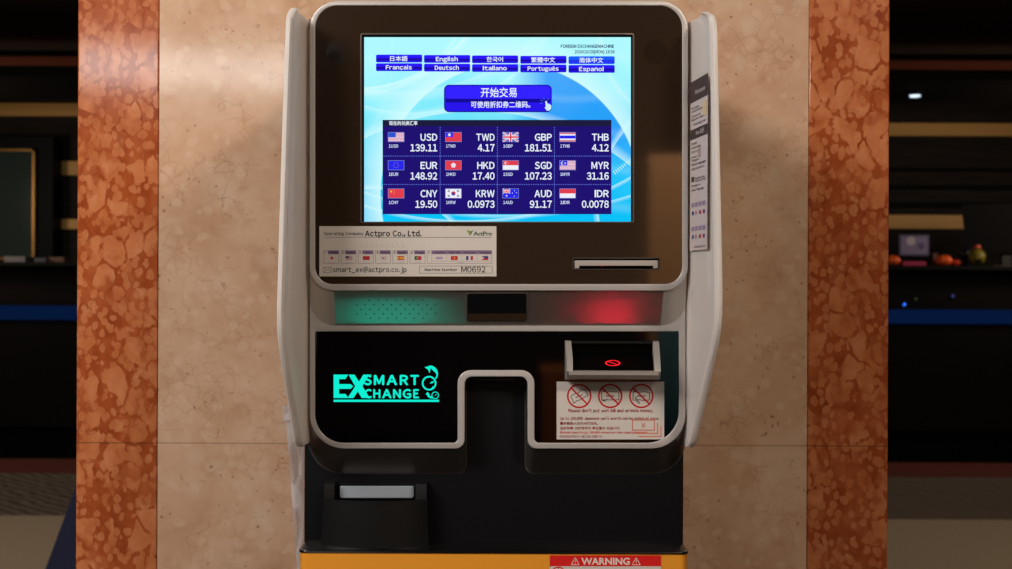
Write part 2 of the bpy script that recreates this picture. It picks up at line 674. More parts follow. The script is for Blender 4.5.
# ------------------------------------------------------------------ lettering
GC = {}


def glyphs(s, off=0.0):
    k = (s, off)
    if k in GC:
        return GC[k]
    c = bpy.data.curves.new('t', 'FONT')
    c.body = s
    c.size = 1
    c.offset = off
    c.resolution_u = 3
    o = bpy.data.objects.new('t', c)
    COL.objects.link(o)
    bpy.context.view_layer.update()
    me = bpy.data.meshes.new_from_object(o.evaluated_get(bpy.context.evaluated_depsgraph_get()))
    vs = [v.co.copy() for v in me.vertices]
    fs = [list(p.vertices) for p in me.polygons]
    bpy.data.objects.remove(o)
    bpy.data.curves.remove(c)
    bpy.data.meshes.remove(me)
    GC[k] = (vs, fs)
    return GC[k]


def letters(mb, s, x, y, h, mat, Y, align='L', bold=0.0, width=None, wide=False, cjk=False, fn=None):
    """writes s with its baseline at pixel y, cap height h px; width stretches it to that many px"""
    if wide:       # letters of the sans fallback face, set one by one
        vs, fs, cx = [], [], 0.0
        for ch in s:
            if ch == ' ':
                cx += 0.36
                continue
            dec = unicodedata.normalize('NFD', ch)
            mark = dec[1:]
            ch = dec[0]
            if ch in 'Il/()_':
                g, gf = glyphs(ch, 0.012)
                g = [v * 1.08 for v in g]
            else:
                g, gf = glyphs(chr(ord(ch) + 0xFEE0))
            x0 = min(v.x for v in g)
            x1 = max(v.x for v in g)
            adv = 0.63 if ch.isdigit() else (x1 - x0) + 0.13
            sh = (adv - (x1 - x0)) / 2
            for b in ((0, -bold, 0), (0, bold, 0), (-bold, 0, 0), (bold, 0, 0)) if bold else ((0, 0, 0),):
                o = len(vs)
                vs += [Vector((v.x - x0 + cx + sh + b[0], v.y + b[1], 0)) for v in g]
                fs += [[i + o for i in f] for f in gf]
            if mark:
                mk = {'\u0302': '^', '\u0303': '~', '\u0327': ','}[mark]
                g2, gf2 = glyphs(chr(ord(mk) + 0xFEE0))
                a0_, a1_ = min(v.x for v in g2), max(v.x for v in g2)
                b0_ = min(v.y for v in g2)
                ks = 0.42 / (a1_ - a0_) if mk != ',' else 1.0
                yy = 0.60 if mk != ',' else -0.22
                o = len(vs)
                vs += [Vector(((v.x - (a0_ + a1_) / 2) * ks + cx + adv / 2, (v.y - b0_) * ks + yy, 0)) for v in g2]
                fs += [[i + o for i in f] for f in gf2]
            cx += adv
        cap = 0.74
    else:
        if cjk and bold:
            g, gf = glyphs(s)
            vs, fs = [], []
            for b in ((-bold, 0), (bold, 0), (0, bold), (0, -bold)):
                o = len(vs)
                vs += [Vector((v.x + b[0], v.y + b[1], 0)) for v in g]
                fs += [[i + o for i in f] for f in gf]
        else:
            vs, fs = glyphs(s, bold)
        cap = 0.86 if cjk else 0.70
    if not vs:
        return
    x0 = min(v.x for v in vs)
    x1 = max(v.x for v in vs)
    sy = h / cap
    sx = (width / (x1 - x0)) if width else sy
    W = (x1 - x0) * sx
    ox = x - {'L': 0, 'C': W / 2, 'R': W}[align]
    f = fn or (lambda a, b: P(a, b, Y))
    mb.add([f(ox + (v.x - x0) * sx, y - v.y * sy) for v in vs], fs, mat)


# ------------------------------------------------------------------ flags
def flag(mb, kind, x, y, w_, h, Y, C, outline=None):
    """x, y = top left in px; C makes a material from a colour; later marks lie a hair in front"""
    e = 0.00006
    R_, B_, W_ = C((226, 62, 78)), C((40, 40, 235)), C((238, 240, 250))

    def q(a, b, c, d, m, k=1):
        mb.quad(x + a * w_, y + b * h, x + c * w_, y + d * h, Y - k * e, m)
    if outline:
        mb.quad(x - 0.5, y - 0.5, x + w_ + 0.5, y + h + 0.5, Y, outline)
    if kind in ('us', 'my'):
        pale = C((238, 214, 232)) if C is em else C((204, 186, 186))
        rs = C((206, 140, 170)) if C is em else C((176, 96, 104))
        q(0, 0, 1, 1, pale)
        for i in range(0, 7):
            q(0, i / 6.5, 1, min((i + .5) / 6.5, 1), rs, 2)
        q(0, 0, .48, .54, (C((48, 84, 214)) if C is em else C((44, 52, 96))) if kind == 'us' else B_, 3)
        if kind == 'my':
            mb.disc(x + .18 * w_, y + .28 * h, .2 * h, Y - 4 * e, C((240, 230, 190)), 12)
            mb.disc(x + .23 * w_, y + .28 * h, .17 * h, Y - 5 * e, B_, 12)
            mb.star(x + .34 * w_, y + .28 * h, .15 * h, Y - 5 * e, C((240, 230, 150)), 7)
    elif kind == 'tw':
        q(0, 0, 1, 1, R_)
        q(0, 0, .48, .5, B_, 2)
        mb.star(x + .24 * w_, y + .25 * h, .2 * h, Y - 3 * e, W_, 8, .6)
    elif kind == 'gb':
        B2 = C((60, 84, 200))
        q(0, 0, 1, 1, B2)
        for (a, b, c, d) in ((0, 0, 1, 1), (0, 1, 1, 0)):
            mb.line(x + a * w_, y + b * h, x + c * w_, y + d * h, .2 * h, Y - 2 * e, W_)
            mb.line(x + a * w_, y + b * h, x + c * w_, y + d * h, .08 * h, Y - 3 * e, R_)
        q(0, .33, 1, .67, W_, 4)
        q(.4, 0, .6, 1, W_, 4)
        q(0, .41, 1, .59, R_, 5)
        q(.45, 0, .55, 1, R_, 5)
    elif kind == 'th':
        for a, b, m in ((0, .17, C((214, 120, 130))), (.17, .33, W_), (.33, .67, C((50, 60, 116)) if C is ink else B_), (.67, .83, W_), (.83, 1, C((214, 120, 130)))):
            q(0, a, 1, b, m)
    elif kind == 'eu':
        q(0, 0, 1, 1, B_)
        for i in range(12):
            a = i * PI / 6
            mb.disc(x + w_ / 2 + .28 * h * math.cos(a), y + h / 2 + .28 * h * math.sin(a), .04 * h, Y - 2 * e, C((150, 130, 190)), 5)
    elif kind == 'hk':
        q(0, 0, 1, 1, R_)
        for i in range(5):
            a = i * 2 * PI / 5 - PI / 2
            mb.disc(x + w_ / 2 + .17 * h * math.cos(a), y + h / 2 + .17 * h * math.sin(a), .12 * h, Y - 2 * e, W_, 8)
    elif kind in ('sg', 'id'):
        q(0, 0, 1, .5, R_)
        q(0, .5, 1, 1, W_)
        if kind == 'sg':
            mb.disc(x + .2 * w_, y + .25 * h, .17 * h, Y - 2 * e, W_, 12)
            mb.disc(x + .25 * w_, y + .25 * h, .15 * h, Y - 3 * e, R_, 12)
            for i in range(5):
                a = i * 2 * PI / 5 - PI / 2
                mb.disc(x + .29 * w_ + .1 * h * math.cos(a), y + .25 * h + .1 * h * math.sin(a), .025 * h, Y - 4 * e, W_, 5)
    elif kind == 'cn':
        q(0, 0, 1, 1, R_ if C is not ink else C((170, 34, 40)))
        if C is not ink:
            mb.star(x + .18 * w_, y + .28 * h, .17 * h, Y - 2 * e, C((245, 200, 60)))
            for i in range(4):
                mb.disc(x + (.34 + .05 * math.sin(i)) * w_, y + (.12 + .13 * i) * h, .035 * h, Y - 2 * e, C((245, 200, 60)), 5)
    elif kind == 'kr':
        q(0, 0, 1, 1, C((238, 240, 250)) if C is not ink else C((200, 190, 184)))
        cx, cy, r = x + w_ / 2, y + h / 2, .24 * h
        K = C((30, 34, 60))
        mb.poly([(cx + r * math.cos(a), cy + r * math.sin(a)) for a in [PI + 2 * PI * i / 24 + .5 for i in range(13)]], Y - 2 * e, C((206, 46, 62)))
        mb.poly([(cx + r * math.cos(a), cy + r * math.sin(a)) for a in [2 * PI * i / 24 + .5 for i in range(13)]], Y - 2 * e, C((38, 60, 160)))
        for sx in (-1, 1):
            for sy in (-1, 1):
                ax, ay = cx + sx * .30 * w_, cy + sy * .27 * h
                for k in (-1, 0, 1):
                    dx, dy = k * .07 * h * sx, k * .07 * h * sy * .6
                    mb.line(ax + dx - .07 * h, ay + dy + .1 * h * sx * sy, ax + dx + .07 * h, ay + dy - .1 * h * sx * sy, .05 * h, Y - 2 * e, K)
    elif kind == 'au':
        q(0, 0, 1, 1, B_)
        flag(mb, 'gb', x, y, w_ * .48, h * .5, Y - 2 * e, C)
        mb.star(x + .24 * w_, y + .76 * h, .13 * h, Y - 2 * e, W_, 7)
        for a, b in ((.75, .2), (.62, .45), (.88, .4), (.75, .8)):
            mb.star(x + a * w_, y + b * h, .07 * h, Y - 2 * e, W_, 7)
    elif kind == 'jp':
        q(0, 0, 1, 1, C((206, 196, 190)))
        mb.disc(x + w_ / 2, y + h / 2, .36 * h, Y - 2 * e, C((190, 34, 44)), 16)
    elif kind == 'es':
        q(0, 0, 1, 1, C((186, 48, 40)))
        q(0, .25, 1, .75, C((216, 160, 50)), 2)
        q(.2, .35, .38, .62, C((150, 70, 40)), 3)
    elif kind == 'pt':
        q(0, 0, 1, 1, C((178, 46, 52)))
        q(0, 0, .4, 1, C((36, 92, 60)), 2)
        mb.disc(x + .4 * w_, y + .5 * h, .2 * h, Y - 3 * e, C((190, 160, 60)), 10)
    elif kind == 'vn':
        q(0, 0, 1, 1, C((184, 40, 44)))
        mb.star(x + .5 * w_, y + .5 * h, .32 * h, Y - 2 * e, C((224, 180, 60)))
    elif kind == 'fr':
        q(0, 0, .34, 1, C((42, 50, 120)))
        q(.34, 0, .66, 1, C((206, 198, 196)))
        q(.66, 0, 1, 1, C((186, 42, 50)))
    elif kind == 'ph':
        q(0, 0, 1, .5, C((44, 52, 130)))
        q(0, .5, 1, 1, C((178, 40, 52)))
        mb.poly([(x, y), (x, y + h), (x + .45 * w_, y + h / 2)], Y - 2 * e, C((206, 198, 196)))
        mb.disc(x + .15 * w_, y + h / 2, .12 * h, Y - 3 * e, C((220, 180, 60)), 8)


# ------------------------------------------------------------------ the setting
CEIL = 3.0
BACK = 9.0
structure(MB().box(-6, -9, -0.1, 6, BACK + 0.2, 0, floor_mat()).build('floor'))
structure(MB().box(-6, -9, CEIL, 6, BACK + 0.2, CEIL + 0.1, pm('dark_ceiling', (52, 40, 34), 0.8)).build('ceiling'))
structure(MB().box(-6.1, -9, 0, -6, BACK + 0.2, CEIL, pm('brown_wall_paint', (92, 66, 46), 0.7)).build('wall_left'))
structure(MB().box(6, -9, 0, 6.1, BACK + 0.2, CEIL, MC['brown_wall_paint']).build('wall_right'))
structure(MB().box(-6, -9.1, 0, 6, -9, CEIL, MC['brown_wall_paint']).build('wall_front'))

M_WALLB = wood_mat('dark_stained_slats', (34, 29, 26), (48, 42, 38))
back = structure(MB().box(-6, BACK, 0, 6, BACK + 0.2, CEIL, M_WALLB).build('wall_back'))
M_GOLD = pm('gold_leaf_band', (204, 156, 84), 0.5, metal=0.1)
M_SOFFIT = pm('red_brown_soffit', (92, 46, 32), 0.8, spec=0.1)
YB = BACK


def strip(x0, x1, py0, py1, mat, nm, d=0.04, par=back):
    z0, z1 = WZ(py1, YB - d), WZ(py0, YB - d)
    return MB().box(x0, YB - d, z0, x1, YB - 0.001, min(z1, CEIL - 0.01), mat, 0.003).build(nm, par)


for (a, b) in ((105, 118), (163, 177), (221, 231)):
    strip(-5.9, -1.5, a, b, M_GOLD, 'gold_band')
for (a, b) in ((121, 134), (213, 227)):
    strip(1.5, 5.9, a, b, M_GOLD, 'gold_band')
M_LEDGE = pm('black_ledge', (8, 7, 7), 0.7, spec=0.1)
for (a, b) in ((92, 97), (166, 169), (183, 187), (200, 205)):
    strip(1.5, 5.9, a, b, M_LEDGE, 'slat_ledge', 0.07)
strip(-5.9, -1.5, 92, 96, M_LEDGE, 'slat_ledge', 0.07)
structure(MB().box(-5.99, BACK - 1.2, WZ(90, 7.8), 5.99, BACK - 0.9, WZ(58, 7.8), M_SOFFIT, 0.01).build('trim_1'))
structure(MB().box(-5.99, BACK - 1.5, WZ(30, 7.5), 5.99, BACK - 1.2, WZ(2, 7.5), M_SOFFIT, 0.01).build('trim_2'))

# the glazed case on the left part of the back wall
cx0, cx1 = WX(-60, YB - 0.3), WX(34, YB - 0.3)
cz0, cz1 = WZ(262, YB - 0.3), WZ(151, YB - 0.3)
case = empty('display_case', ((cx0 + cx1) / 2, YB - 0.15, cz0), 'brass-framed glass display case on the dark back wall left of the pillar', 'display case')
px1 = WX(51, YB - 0.28)
MB().box(cx0, YB - 0.24, cz0 - 0.1, px1, YB - 0.01, WZ(138, YB - 0.28), pm('black_blue_lacquer', (5, 6, 10), 0.6, spec=0.15), 0.005).build('case_body', case)
f = MB()
MBRASS = pm('aged_brass', (150, 112, 60), 0.35, metal=0.7)
for (a, b, c, d) in ((cx0, cz1 - 0.02, cx1, cz1), (cx0, cz0, cx1, cz0 + 0.02), (cx1 - 0.02, cz0, cx1, cz1)):
    f.box(a, YB - 0.30, b, c, YB - 0.24, d, MBRASS)
f.build('brass_frame', case)
MB().box(cx0, YB - 0.27, cz0 + 0.02, cx1 - 0.02, YB - 0.25, cz1 - 0.02, pm('smoky_green_glass', (52, 66, 64), 0.12)).build('glass_pane', case)

# the marble pillar, faced with slabs
pX0, pXa, pXb, pX1 = WX(77, PY), WX(158.5, PY), WX(807.5, PY), WX(888.5, PY)
pil = structure(MB().box(pXa, PY, 0, pXb, PY + 0.5, CEIL, cream_marble()).build('pillar'))
MR = red_marble()
for a, b in ((pX0, pXa - 0.0006), (pXb + 0.0006, pX1)):
    MB().box(a, PY - 0.001, 0, b, PY + 0.5, CEIL, MR, 0.0025).build('red_marble_facing', pil)

# ------------------------------------------------------------------ reception counter and what stands on it
CY = 7.2
ct_z = WZ(264, CY)
cnt = empty('reception_counter', (0, CY + 0.3, 0), 'long dark reception counter with a blue light strip behind the marble pillar', 'counter')
M_CNT = wood_mat('near_black_veneer', (8, 6, 6), (13, 9, 8), 0.5)
MB().box(-5.6, CY + 0.02, WZ(430, CY), 5.6, CY + 0.7, WZ(322, CY), M_CNT, 0.005).build('front_panel', cnt)
MB().box(-5.6, CY + 0.12, 0, 5.6, CY + 0.65, WZ(430, CY), M_DARK).build('plinth', cnt)
MB().box(-5.6, CY + 0.1, WZ(308, CY), 5.6, CY + 0.6, ct_z - 0.03, M_CNT).build('upper_panel', cnt)
MB().box(-5.6, CY - 0.02, ct_z - 0.03, 5.6, CY + 0.7, ct_z, pm('black_stone_top', (8, 7, 7), 0.6, spec=0.15), 0.004).build('counter_top', cnt)
MB().box(-5.6, CY, WZ(322, CY), 5.6, CY + 0.6, WZ(308, CY), em((5, 22, 54), 1.0)).build('light_strip', cnt)
for (px, py, c, r) in ((904.5, 304.5, (40, 100, 235), 0.010), (953, 296, (34, 44, 84), 0.010), (916, 299, (34, 44, 24), 0.008)):
    bm = bmesh.new()
    bmesh.ops.create_uvsphere(bm, u_segments=14, v_segments=8, radius=r)
    MB().bm(bm, em(c, 2.0), Matrix.Translation(P(px, py, CY + 0.09))).build('indicator_lamp', cnt, 30)


def pumpkin(px, wpx, hpx, label, green=True, col=(236, 92, 26)):
    Y = CY + 0.12
    x = WX(px, Y)
    k = (CD + Y) / F
    R_, H_ = wpx * k / 2, hpx * k / 2
    r = empty('pumpkin', (x, Y, ct_z), label, 'pumpkin', 'halloween pumpkins on the counter')
    bm = bmesh.new()
    bmesh.ops.create_uvsphere(bm, u_segments=48, v_segments=20, radius=1)
    for v in bm.verts:
        a = math.atan2(v.co.y, v.co.x)
        q = 0.90 + 0.10 * abs(math.cos(a * 4.5))
        dim = 1 - 0.25 * math.exp(-((v.co.x ** 2 + v.co.y ** 2) / 0.06))
        v.co = Vector((v.co.x * q * R_, v.co.y * q * R_, v.co.z * H_ * dim))
    MB().bm(bm, pm('pumpkin_skin_%d' % col[0], col, 0.4), Matrix.Translation((x, Y, ct_z + H_))).build('body', r, 40)
    bm = bmesh.new()
    bmesh.ops.create_cone(bm, cap_ends=True, segments=10, radius1=R_ * .12, radius2=R_ * .08, depth=H_ * .5)
    MB().bm(bm, pm('dry_stem', (96, 84, 50), 0.7), Matrix.Translation((x, Y, ct_z + 2 * H_ * 0.92)) @ Matrix.Rotation(.2, 4, 'Y')).build('stem', r, 40)


pumpkin(892, 17, 11, 'orange pumpkin on the counter half hidden by the pillar edge')
pumpkin(943.5, 18, 11.5, 'bright orange pumpkin standing free in the middle of the right counter')
pumpkin(956.5, 8.5, 7, 'tiny red-orange pumpkin beside the bright orange one', col=(222, 66, 30))


def cbox(px0, px1, py0, dY, depth, mat, name, label, cat, bev=0.004):
    Y = CY + dY
    o = MB().box(WX(px0, Y), Y, ct_z, WX(px1, Y), Y + depth, WZ(py0, Y), mat, bev).build(name)
    return tag(o, label, cat)


cbox(903, 926, 259.5, 0.06, 0.1, pm('magenta_card', (168, 34, 84), 0.6), 'candy_box', 'flat magenta box lying on the right counter between pumpkins', 'box')
cbox(933, 937.5, 251, 0.2, 0.03, pm('dusty_pink', (96, 50, 54), 0.6), 'small_bottle', 'little dusky pink ornament on the counter behind the orange pumpkin', 'ornament', 0.003)
pf = empty('picture_frame', (WX(914, CY + 0.35), CY + 0.35, ct_z), 'pale violet picture in a stand behind the magenta box', 'picture')
Y = CY + 0.34
MB().box(WX(899, Y), Y, WZ(254, Y), WX(929, Y), Y + 0.02, WZ(233, Y), pm('grey_violet_card', (84, 78, 118), 0.6), 0.003).build('frame', pf)
q = MB()
q.box(WX(901, Y), Y - 0.003, WZ(252, Y), WX(927, Y), Y - 0.0005, WZ(235, Y), pm('violet_print', (122, 112, 150), 0.6))
q.disc(911, 241, 4.5, Y - 0.004, pm('pale_print', (178, 168, 186), 0.6), 14)
q.disc(921, 246, 3.5, Y - 0.004, pm('dim_print', (80, 74, 116), 0.6), 14)
q.build('print', pf)
MB().box(WX(912, Y), Y, ct_z, WX(916, Y), Y + 0.03, WZ(254, Y), M_DARK).build('stand', pf)

# yellow lantern with a black grin
Y = CY + 0.08
k = (CD + Y) / F
lan = empty('halloween_lantern', (WX(977, Y), Y, ct_z), 'round yellow halloween lantern with a black face near the monitor', 'lantern')
bm = bmesh.new()
bmesh.ops.create_uvsphere(bm, u_segments=28, v_segments=16, radius=8.2 * k)
cc = Vector((WX(977, Y), Y, ct_z + 9.5 * k))
MB().bm(bm, pm('lantern_yellow', (120, 108, 12), 0.5), Matrix.Translation(cc)).build('body', lan, 40)
q = MB()


def onball(px, py):
    dx, dz = (px - 977) * k, -(py - 253.5) * k
    rr_ = 8.4 * k
    return Vector((cc.x + dx, cc.y - math.sqrt(max(rr_ ** 2 - dx * dx - dz * dz, 1e-6)), cc.z + dz))


for tri in ([(971, 248), (976, 251), (971, 252.5)], [(983, 248), (978, 251), (983, 252.5)], [(971, 255), (974, 257), (977, 256), (980, 257), (983, 255), (980, 260), (977, 259), (974, 260)]):
    q.add([onball(*p) for p in tri], [tuple(range(len(tri)))], M_DARK)
q.build('face', lan, None, None, 0.002)
bm = bmesh.new()
bmesh.ops.create_cone(bm, cap_ends=True, segments=16, radius1=4 * k, radius2=3 * k, depth=3 * k)
MB().bm(bm, pm('lantern_cap', (200, 70, 40), 0.5), Matrix.Translation(cc + Vector((0, 0, 10 * k)))).build('cap', lan, 40)
# glass ball next to it
Y2 = CY + 0.24
k2 = (CD + Y2) / F
gb = empty('glass_globe', (WX(965, Y2), Y2, ct_z), 'dark glass globe catching a spot of light beside the yellow lantern', 'globe')
bm = bmesh.new()
bmesh.ops.create_uvsphere(bm, u_segments=24, v_segments=14, radius=8 * k2)
MB().bm(bm, pm('dark_glass', (26, 28, 34), 0.08), Matrix.Translation((WX(967, Y2), Y2, ct_z + 13 * k2))).build('globe', gb, 40)
bm = bmesh.new()
bmesh.ops.create_cone(bm, cap_ends=True, segments=20, radius1=7 * k2, radius2=4 * k2, depth=4 * k2)
MB().bm(bm, M_DARK, Matrix.Translation((WX(967, Y2), Y2, ct_z + 2 * k2))).build('base', gb, 40)
# monitor
Y = CY + 0.42
mon = empty('monitor', (WX(1000, Y), Y, ct_z), 'black computer monitor seen from behind on the right counter', 'monitor')
bm = bmesh.new()
MB().add([Vector((WX(a, Y + c), Y + c, WZ(b, Y + c))) for c in (0, 0.04) for a, b in ((966, 250), (961, 203), (1060, 199), (1064, 252))],
         [(0, 1, 2, 3), (4, 7, 6, 5), (0, 4, 5, 1), (1, 5, 6, 2), (2, 6, 7, 3), (3, 7, 4, 0)], pm('monitor_black', (7, 7, 9), 0.7, spec=0.08)).build('casing', mon)
MB().box(WX(1004, Y), Y + 0.04, ct_z + 0.01, WX(1014, Y), Y + 0.07, WZ(225, Y), M_BLACK, 0.003).build('neck', mon)
MB().box(WX(992, Y), Y - 0.03, ct_z, WX(1026, Y), Y + 0.12, ct_z + 0.012, M_BLACK, 0.003).build('foot', mon)
# left counter things
cbox(4, 25, 258.5, 0.15, 0.2, pm('grey_paper', (108, 104, 110), 0.7), 'paper_stack', 'low stack of pale papers on the left end of the counter', 'papers', 0.003)
cbox(34, 46, 259.8, 0.15, 0.1, pm('slate_card', (66, 68, 78), 0.7), 'card_tray', 'small slate grey tray on the counter right of the papers', 'tray', 0.003)
cbox(48, 64, 259, 0.2, 0.1, pm('brown_card', (98, 68, 56), 0.7), 'tissue_box', 'low brown box on the left counter close to the pillar', 'box', 0.003)

# dark blue folding sign on the carpet left of the pillar
Y = 3.2
sg = empty('floor_sign', (WX(75, Y), Y, 0), 'dark blue sloping floor sign on the carpet behind the pillar left edge', 'floor sign')
zt = 0.62
for s_, nm in ((-1, 'sign_panel'), (1, 'sign_panel')):
    vs = []
    for (x, z) in ((WX(50, Y), 0.0), (WX(50, Y) + 0.7, 0.0), (WX(50, Y) + 0.62, zt), (WX(50, Y) + 0.17, zt)):
        for t_ in (0, 0.02):
            vs.append((x, Y + s_ * (0.2 * (1 - z / zt) + 0.02) + t_ * s_, z))
    MB().add(vs, [(0, 2, 4, 6), (1, 7, 5, 3), (0, 1, 3, 2), (2, 3, 5, 4), (4, 5, 7, 6), (6, 7, 1, 0)], pm('navy_fabric', (20, 28, 70), 0.7)).build(nm, sg)
MB().box(WX(50, Y) + 0.17, Y - 0.05, zt - 0.02, WX(50, Y) + 0.62, Y + 0.05, zt + 0.01, pm('navy_hinge', (14, 18, 40), 0.5)).build('hinge', sg)

# downlight in the lobby soffit, seen right of the pillar
Y = 6.6
dl = empty('downlight', P(915, 96, Y), 'small white downlight glowing in the dark soffit right of the pillar', 'ceiling light')
bm = bmesh.new()
bmesh.ops.create_cone(bm, cap_ends=True, segments=24, radius1=0.034, radius2=0.034, depth=0.010)
MB().bm(bm, em((205, 225, 240), 1.6), Matrix.Translation(P(915, 96, Y))).build('lens', dl, 30)
bm = bmesh.new()
bmesh.ops.create_cone(bm, cap_ends=True, segments=24, radius1=0.046, radius2=0.046, depth=0.02)
MB().bm(bm, M_DARK, Matrix.Translation(P(915, 96, Y) + Vector((0, 0, 0.017)))).build('housing', dl, 30)
sz = P(915, 96, Y).z + 0.027
structure(MB().box(-5.99, Y - 0.5, sz, 5.99, Y + 0.5, sz + 0.06, pm('black_soffit', (10, 8, 7), 0.8, spec=0.1)).build('trim_3'))

# ------------------------------------------------------------------ furniture added behind the camera to give the glass its reflections
cab = empty('reflection_sideboard', (0.05, -4.2, 0), 'amber wooden box added opposite the machine for its glass to mirror', 'reflection_sideboard')
MW = pm('amber_wood', (150, 86, 32), 0.4)
MB().box(0.16, -4.6, 0.05, 0.62, -4.1, 0.86, MW, 0.01).build('body', cab)
for x in (0.18, 0.56):
    MB().box(x, -4.55, 0, x + 0.04, -4.15, 0.05, MW).build('leg', cab)
wr = empty('reflection_wardrobe', (1.0, -4.5, 0), 'tall amber wooden cupboard added opposite the machine for its glass to mirror', 'cupboard')
MB().box(0.66, -4.8, 0.05, 1.4, -4.25, 1.86, pm('brown_oak', (164, 122, 82), 0.45), 0.01).build('body', wr)
for a in (0.67, 1.035):
    MB().box(a, -4.255, 0.1, a + 0.355, -4.235, 1.82, MC['brown_oak'], 0.004).build('door', wr)
for a in (0.70, 1.31):
    MB().box(a, -4.75, 0, a + 0.05, -4.3, 0.05, MC['brown_oak']).build('leg', wr)
tc = MB()
N = 40
for i in range(N):
    x0_, x1_ = 0.70 + i * 0.009, 0.70 + (i + 1) * 0.009
    y0_, y1_ = -4.15 + 0.02 * math.sin(i * 1.1), -4.15 + 0.02 * math.sin((i + 1) * 1.1)
    tc.add([(x0_, y0_, 0.02), (x1_, y1_, 0.02), (x1_, y1_, 1.06), (x0_, y0_, 1.06)], [(0, 1, 2, 3)], pm('teal_cloth', (40, 84, 96), 0.8))
tag(tc.build('reflection_curtain', None, 60, None, 0.004), 'teal pleated cloth added opposite the machine for its glass to mirror', 'reflection_curtain')

# ------------------------------------------------------------------ THE MACHINE
mach = empty('currency_exchange_machine', (-0.013, 0.2, 0), 'silver and black currency exchange machine with bright touch screen before the marble pillar', 'exchange machine')
LY = 0.014     # lower front plane
KY = 0.050     # cabinet front plane


def loft(mb, A, B, YA, YB_, mat, skip=(), n=7, capA=False, capB=False, steps=1):
    a = [P(x, y, YA) for x, y in roundpoly(A, n)]
    b = [P(x, y, YB_) for x, y in roundpoly(B, n)]
    N = len(a)
    fs = []
    for i in range(N):
        if i in skip:
            continue
        j = (i + 1) % N
        fs.append((i, j, N + j, N + i))
    mb.add(a + b, fs, mat)
    if capA:
        mb.add(a, [tuple(range(N))], mat)
    if capB:
        mb.add(b, [tuple(range(N))], mat)


# cabinet behind the fronts
cb = MB()
cb.box(WX(305.2, KY), KY, 0.3, WX(684.3, KY), PY - 0.015, WZ(20, KY), M_CAB, 0.002)
cb.build('cabinet', mach, 30)

# upper housing: face, tapering bevel, open below where the lamp panel sits
NA = 10
UA = [(310, 1.0, 28), (687.6, 1.0, 28), (687.6, 290.2, 24), (310, 290.2, 24)]
UB = [(309.6, 3.5, 28), (686.2, 3.5, 28), (686.2, 325.5, 26), (309.6, 325.5, 26)]
uh = MB()
# the loop runs tl, tr, br, bl: the long lower side is the segment after the br corner
low = 3 * (NA + 1) - 1
loft(uh, UA, UB, 0.003, LY, M_SILVER_BODY, skip=(low,), n=NA)
uh.build('upper_housing', mach, 35)
rim = MB()
plate(rim, [UA, [(314.6, 5.0, 23), (682.8, 5.0, 23), (682.8, 284.6, 18), (314.6, 284.6, 18)]], 0.0, 0.006, M_SILVER, 0.0012, NA)
rim.build('upper_rim', mach, 40)

g = MB()
SX0, SX1, SY0, SY1 = 360.2, 634.4, 33.0, 223.2
plate(g, [[(314.2, 4.6, 23), (683.2, 4.6, 23), (683.2, 284.8, 18), (314.2, 284.8, 18)],
          rect(SX0, SY0, SX1, SY1, 2.5), rect(572.5, 257.5, 660, 270, 1.5)], 0.0012, 0.005, M_GLASS, 0.0, NA)
gl = g.build('upper_glass', mach, 40)
gl['label'] = 'brown-black glossy glass'
for x, y in ((338.3, 52), (655.3, 52)):
    sd = MB()
    sd.disc(x, y, 12.2, 0.0011, pm('sensor_window', (41, 30, 22), 0.10, ior=1.7), 32)
    if x < 400:
        sd.disc(334.5, 56.5, 6.5, 0.00105, pm('sensor_lens', (32, 24, 18), 0.08, ior=1.7), 24)
    sd.build('sensor_window', mach)

# the indicator panel between the two fronts, lit from inside
bA0, bA1 = P(328, 289.5, 0.003), P(663, 289.5, 0.003)
ring_a = [P(x, y, 0.003) for x, y in roundpoly(UA, NA)]
ring_b = [P(x, y, LY) for x, y in roundpoly(UB, NA)]
j = (low + 1) % len(ring_a)
pa1, pa0 = ring_a[low], ring_a[j]
pb1, pb0 = ring_b[low], ring_b[j]
bp = MB()
NX = 24


def band_pt(u_, v_, off=0.0):
    a = pa0.lerp(pa1, u_)
    b = pb0.lerp(pb1, u_)
    n_ = Vector((0, -(pa0.z - pb0.z), -(pb0.y - pa0.y))).normalized()
    return a.lerp(b, v_) + n_ * off


def band_px(px, py, off=0.0):
    """pixel -> point of the sloping panel"""
    lo_, hi_ = 0.0, 1.0
    for _ in range(30):
        v_ = (lo_ + hi_) / 2
        a = pa0.lerp(pb0, v_)
        if 284.5 + (CZ - a.z) * F / (CD + a.y) < py + ROLL * (506 - px):
            lo_ = v_
        else:
            hi_ = v_
    a, b = pa0.lerp(pb0, v_), pa1.lerp(pb1, v_)
    x = (px - 506 + ROLL * (py - 284.5)) / F * (CD + a.y)
    return band_pt((x - a.x) / (b.x - a.x), v_, off)


bp.add([band_pt(0, 0), band_pt(0, 1), band_pt(1, 1), band_pt(1, 0)], [(0, 1, 2, 3)], M_BAND)
band = bp.build('indicator_panel', mach)
band['label'] = 'sloping silver panel glowing green and red'
hl = MB()
MH = pm('speaker_hole', (14, 40, 34), 0.8)


def bdisc(mb, px, py, r, mat, off, n=10):
    mb.add([band_px(px + r * math.cos(2 * PI * i / n), py + r * math.sin(2 * PI * i / n), off) for i in range(n)][::-1], [tuple(range(n))], mat)


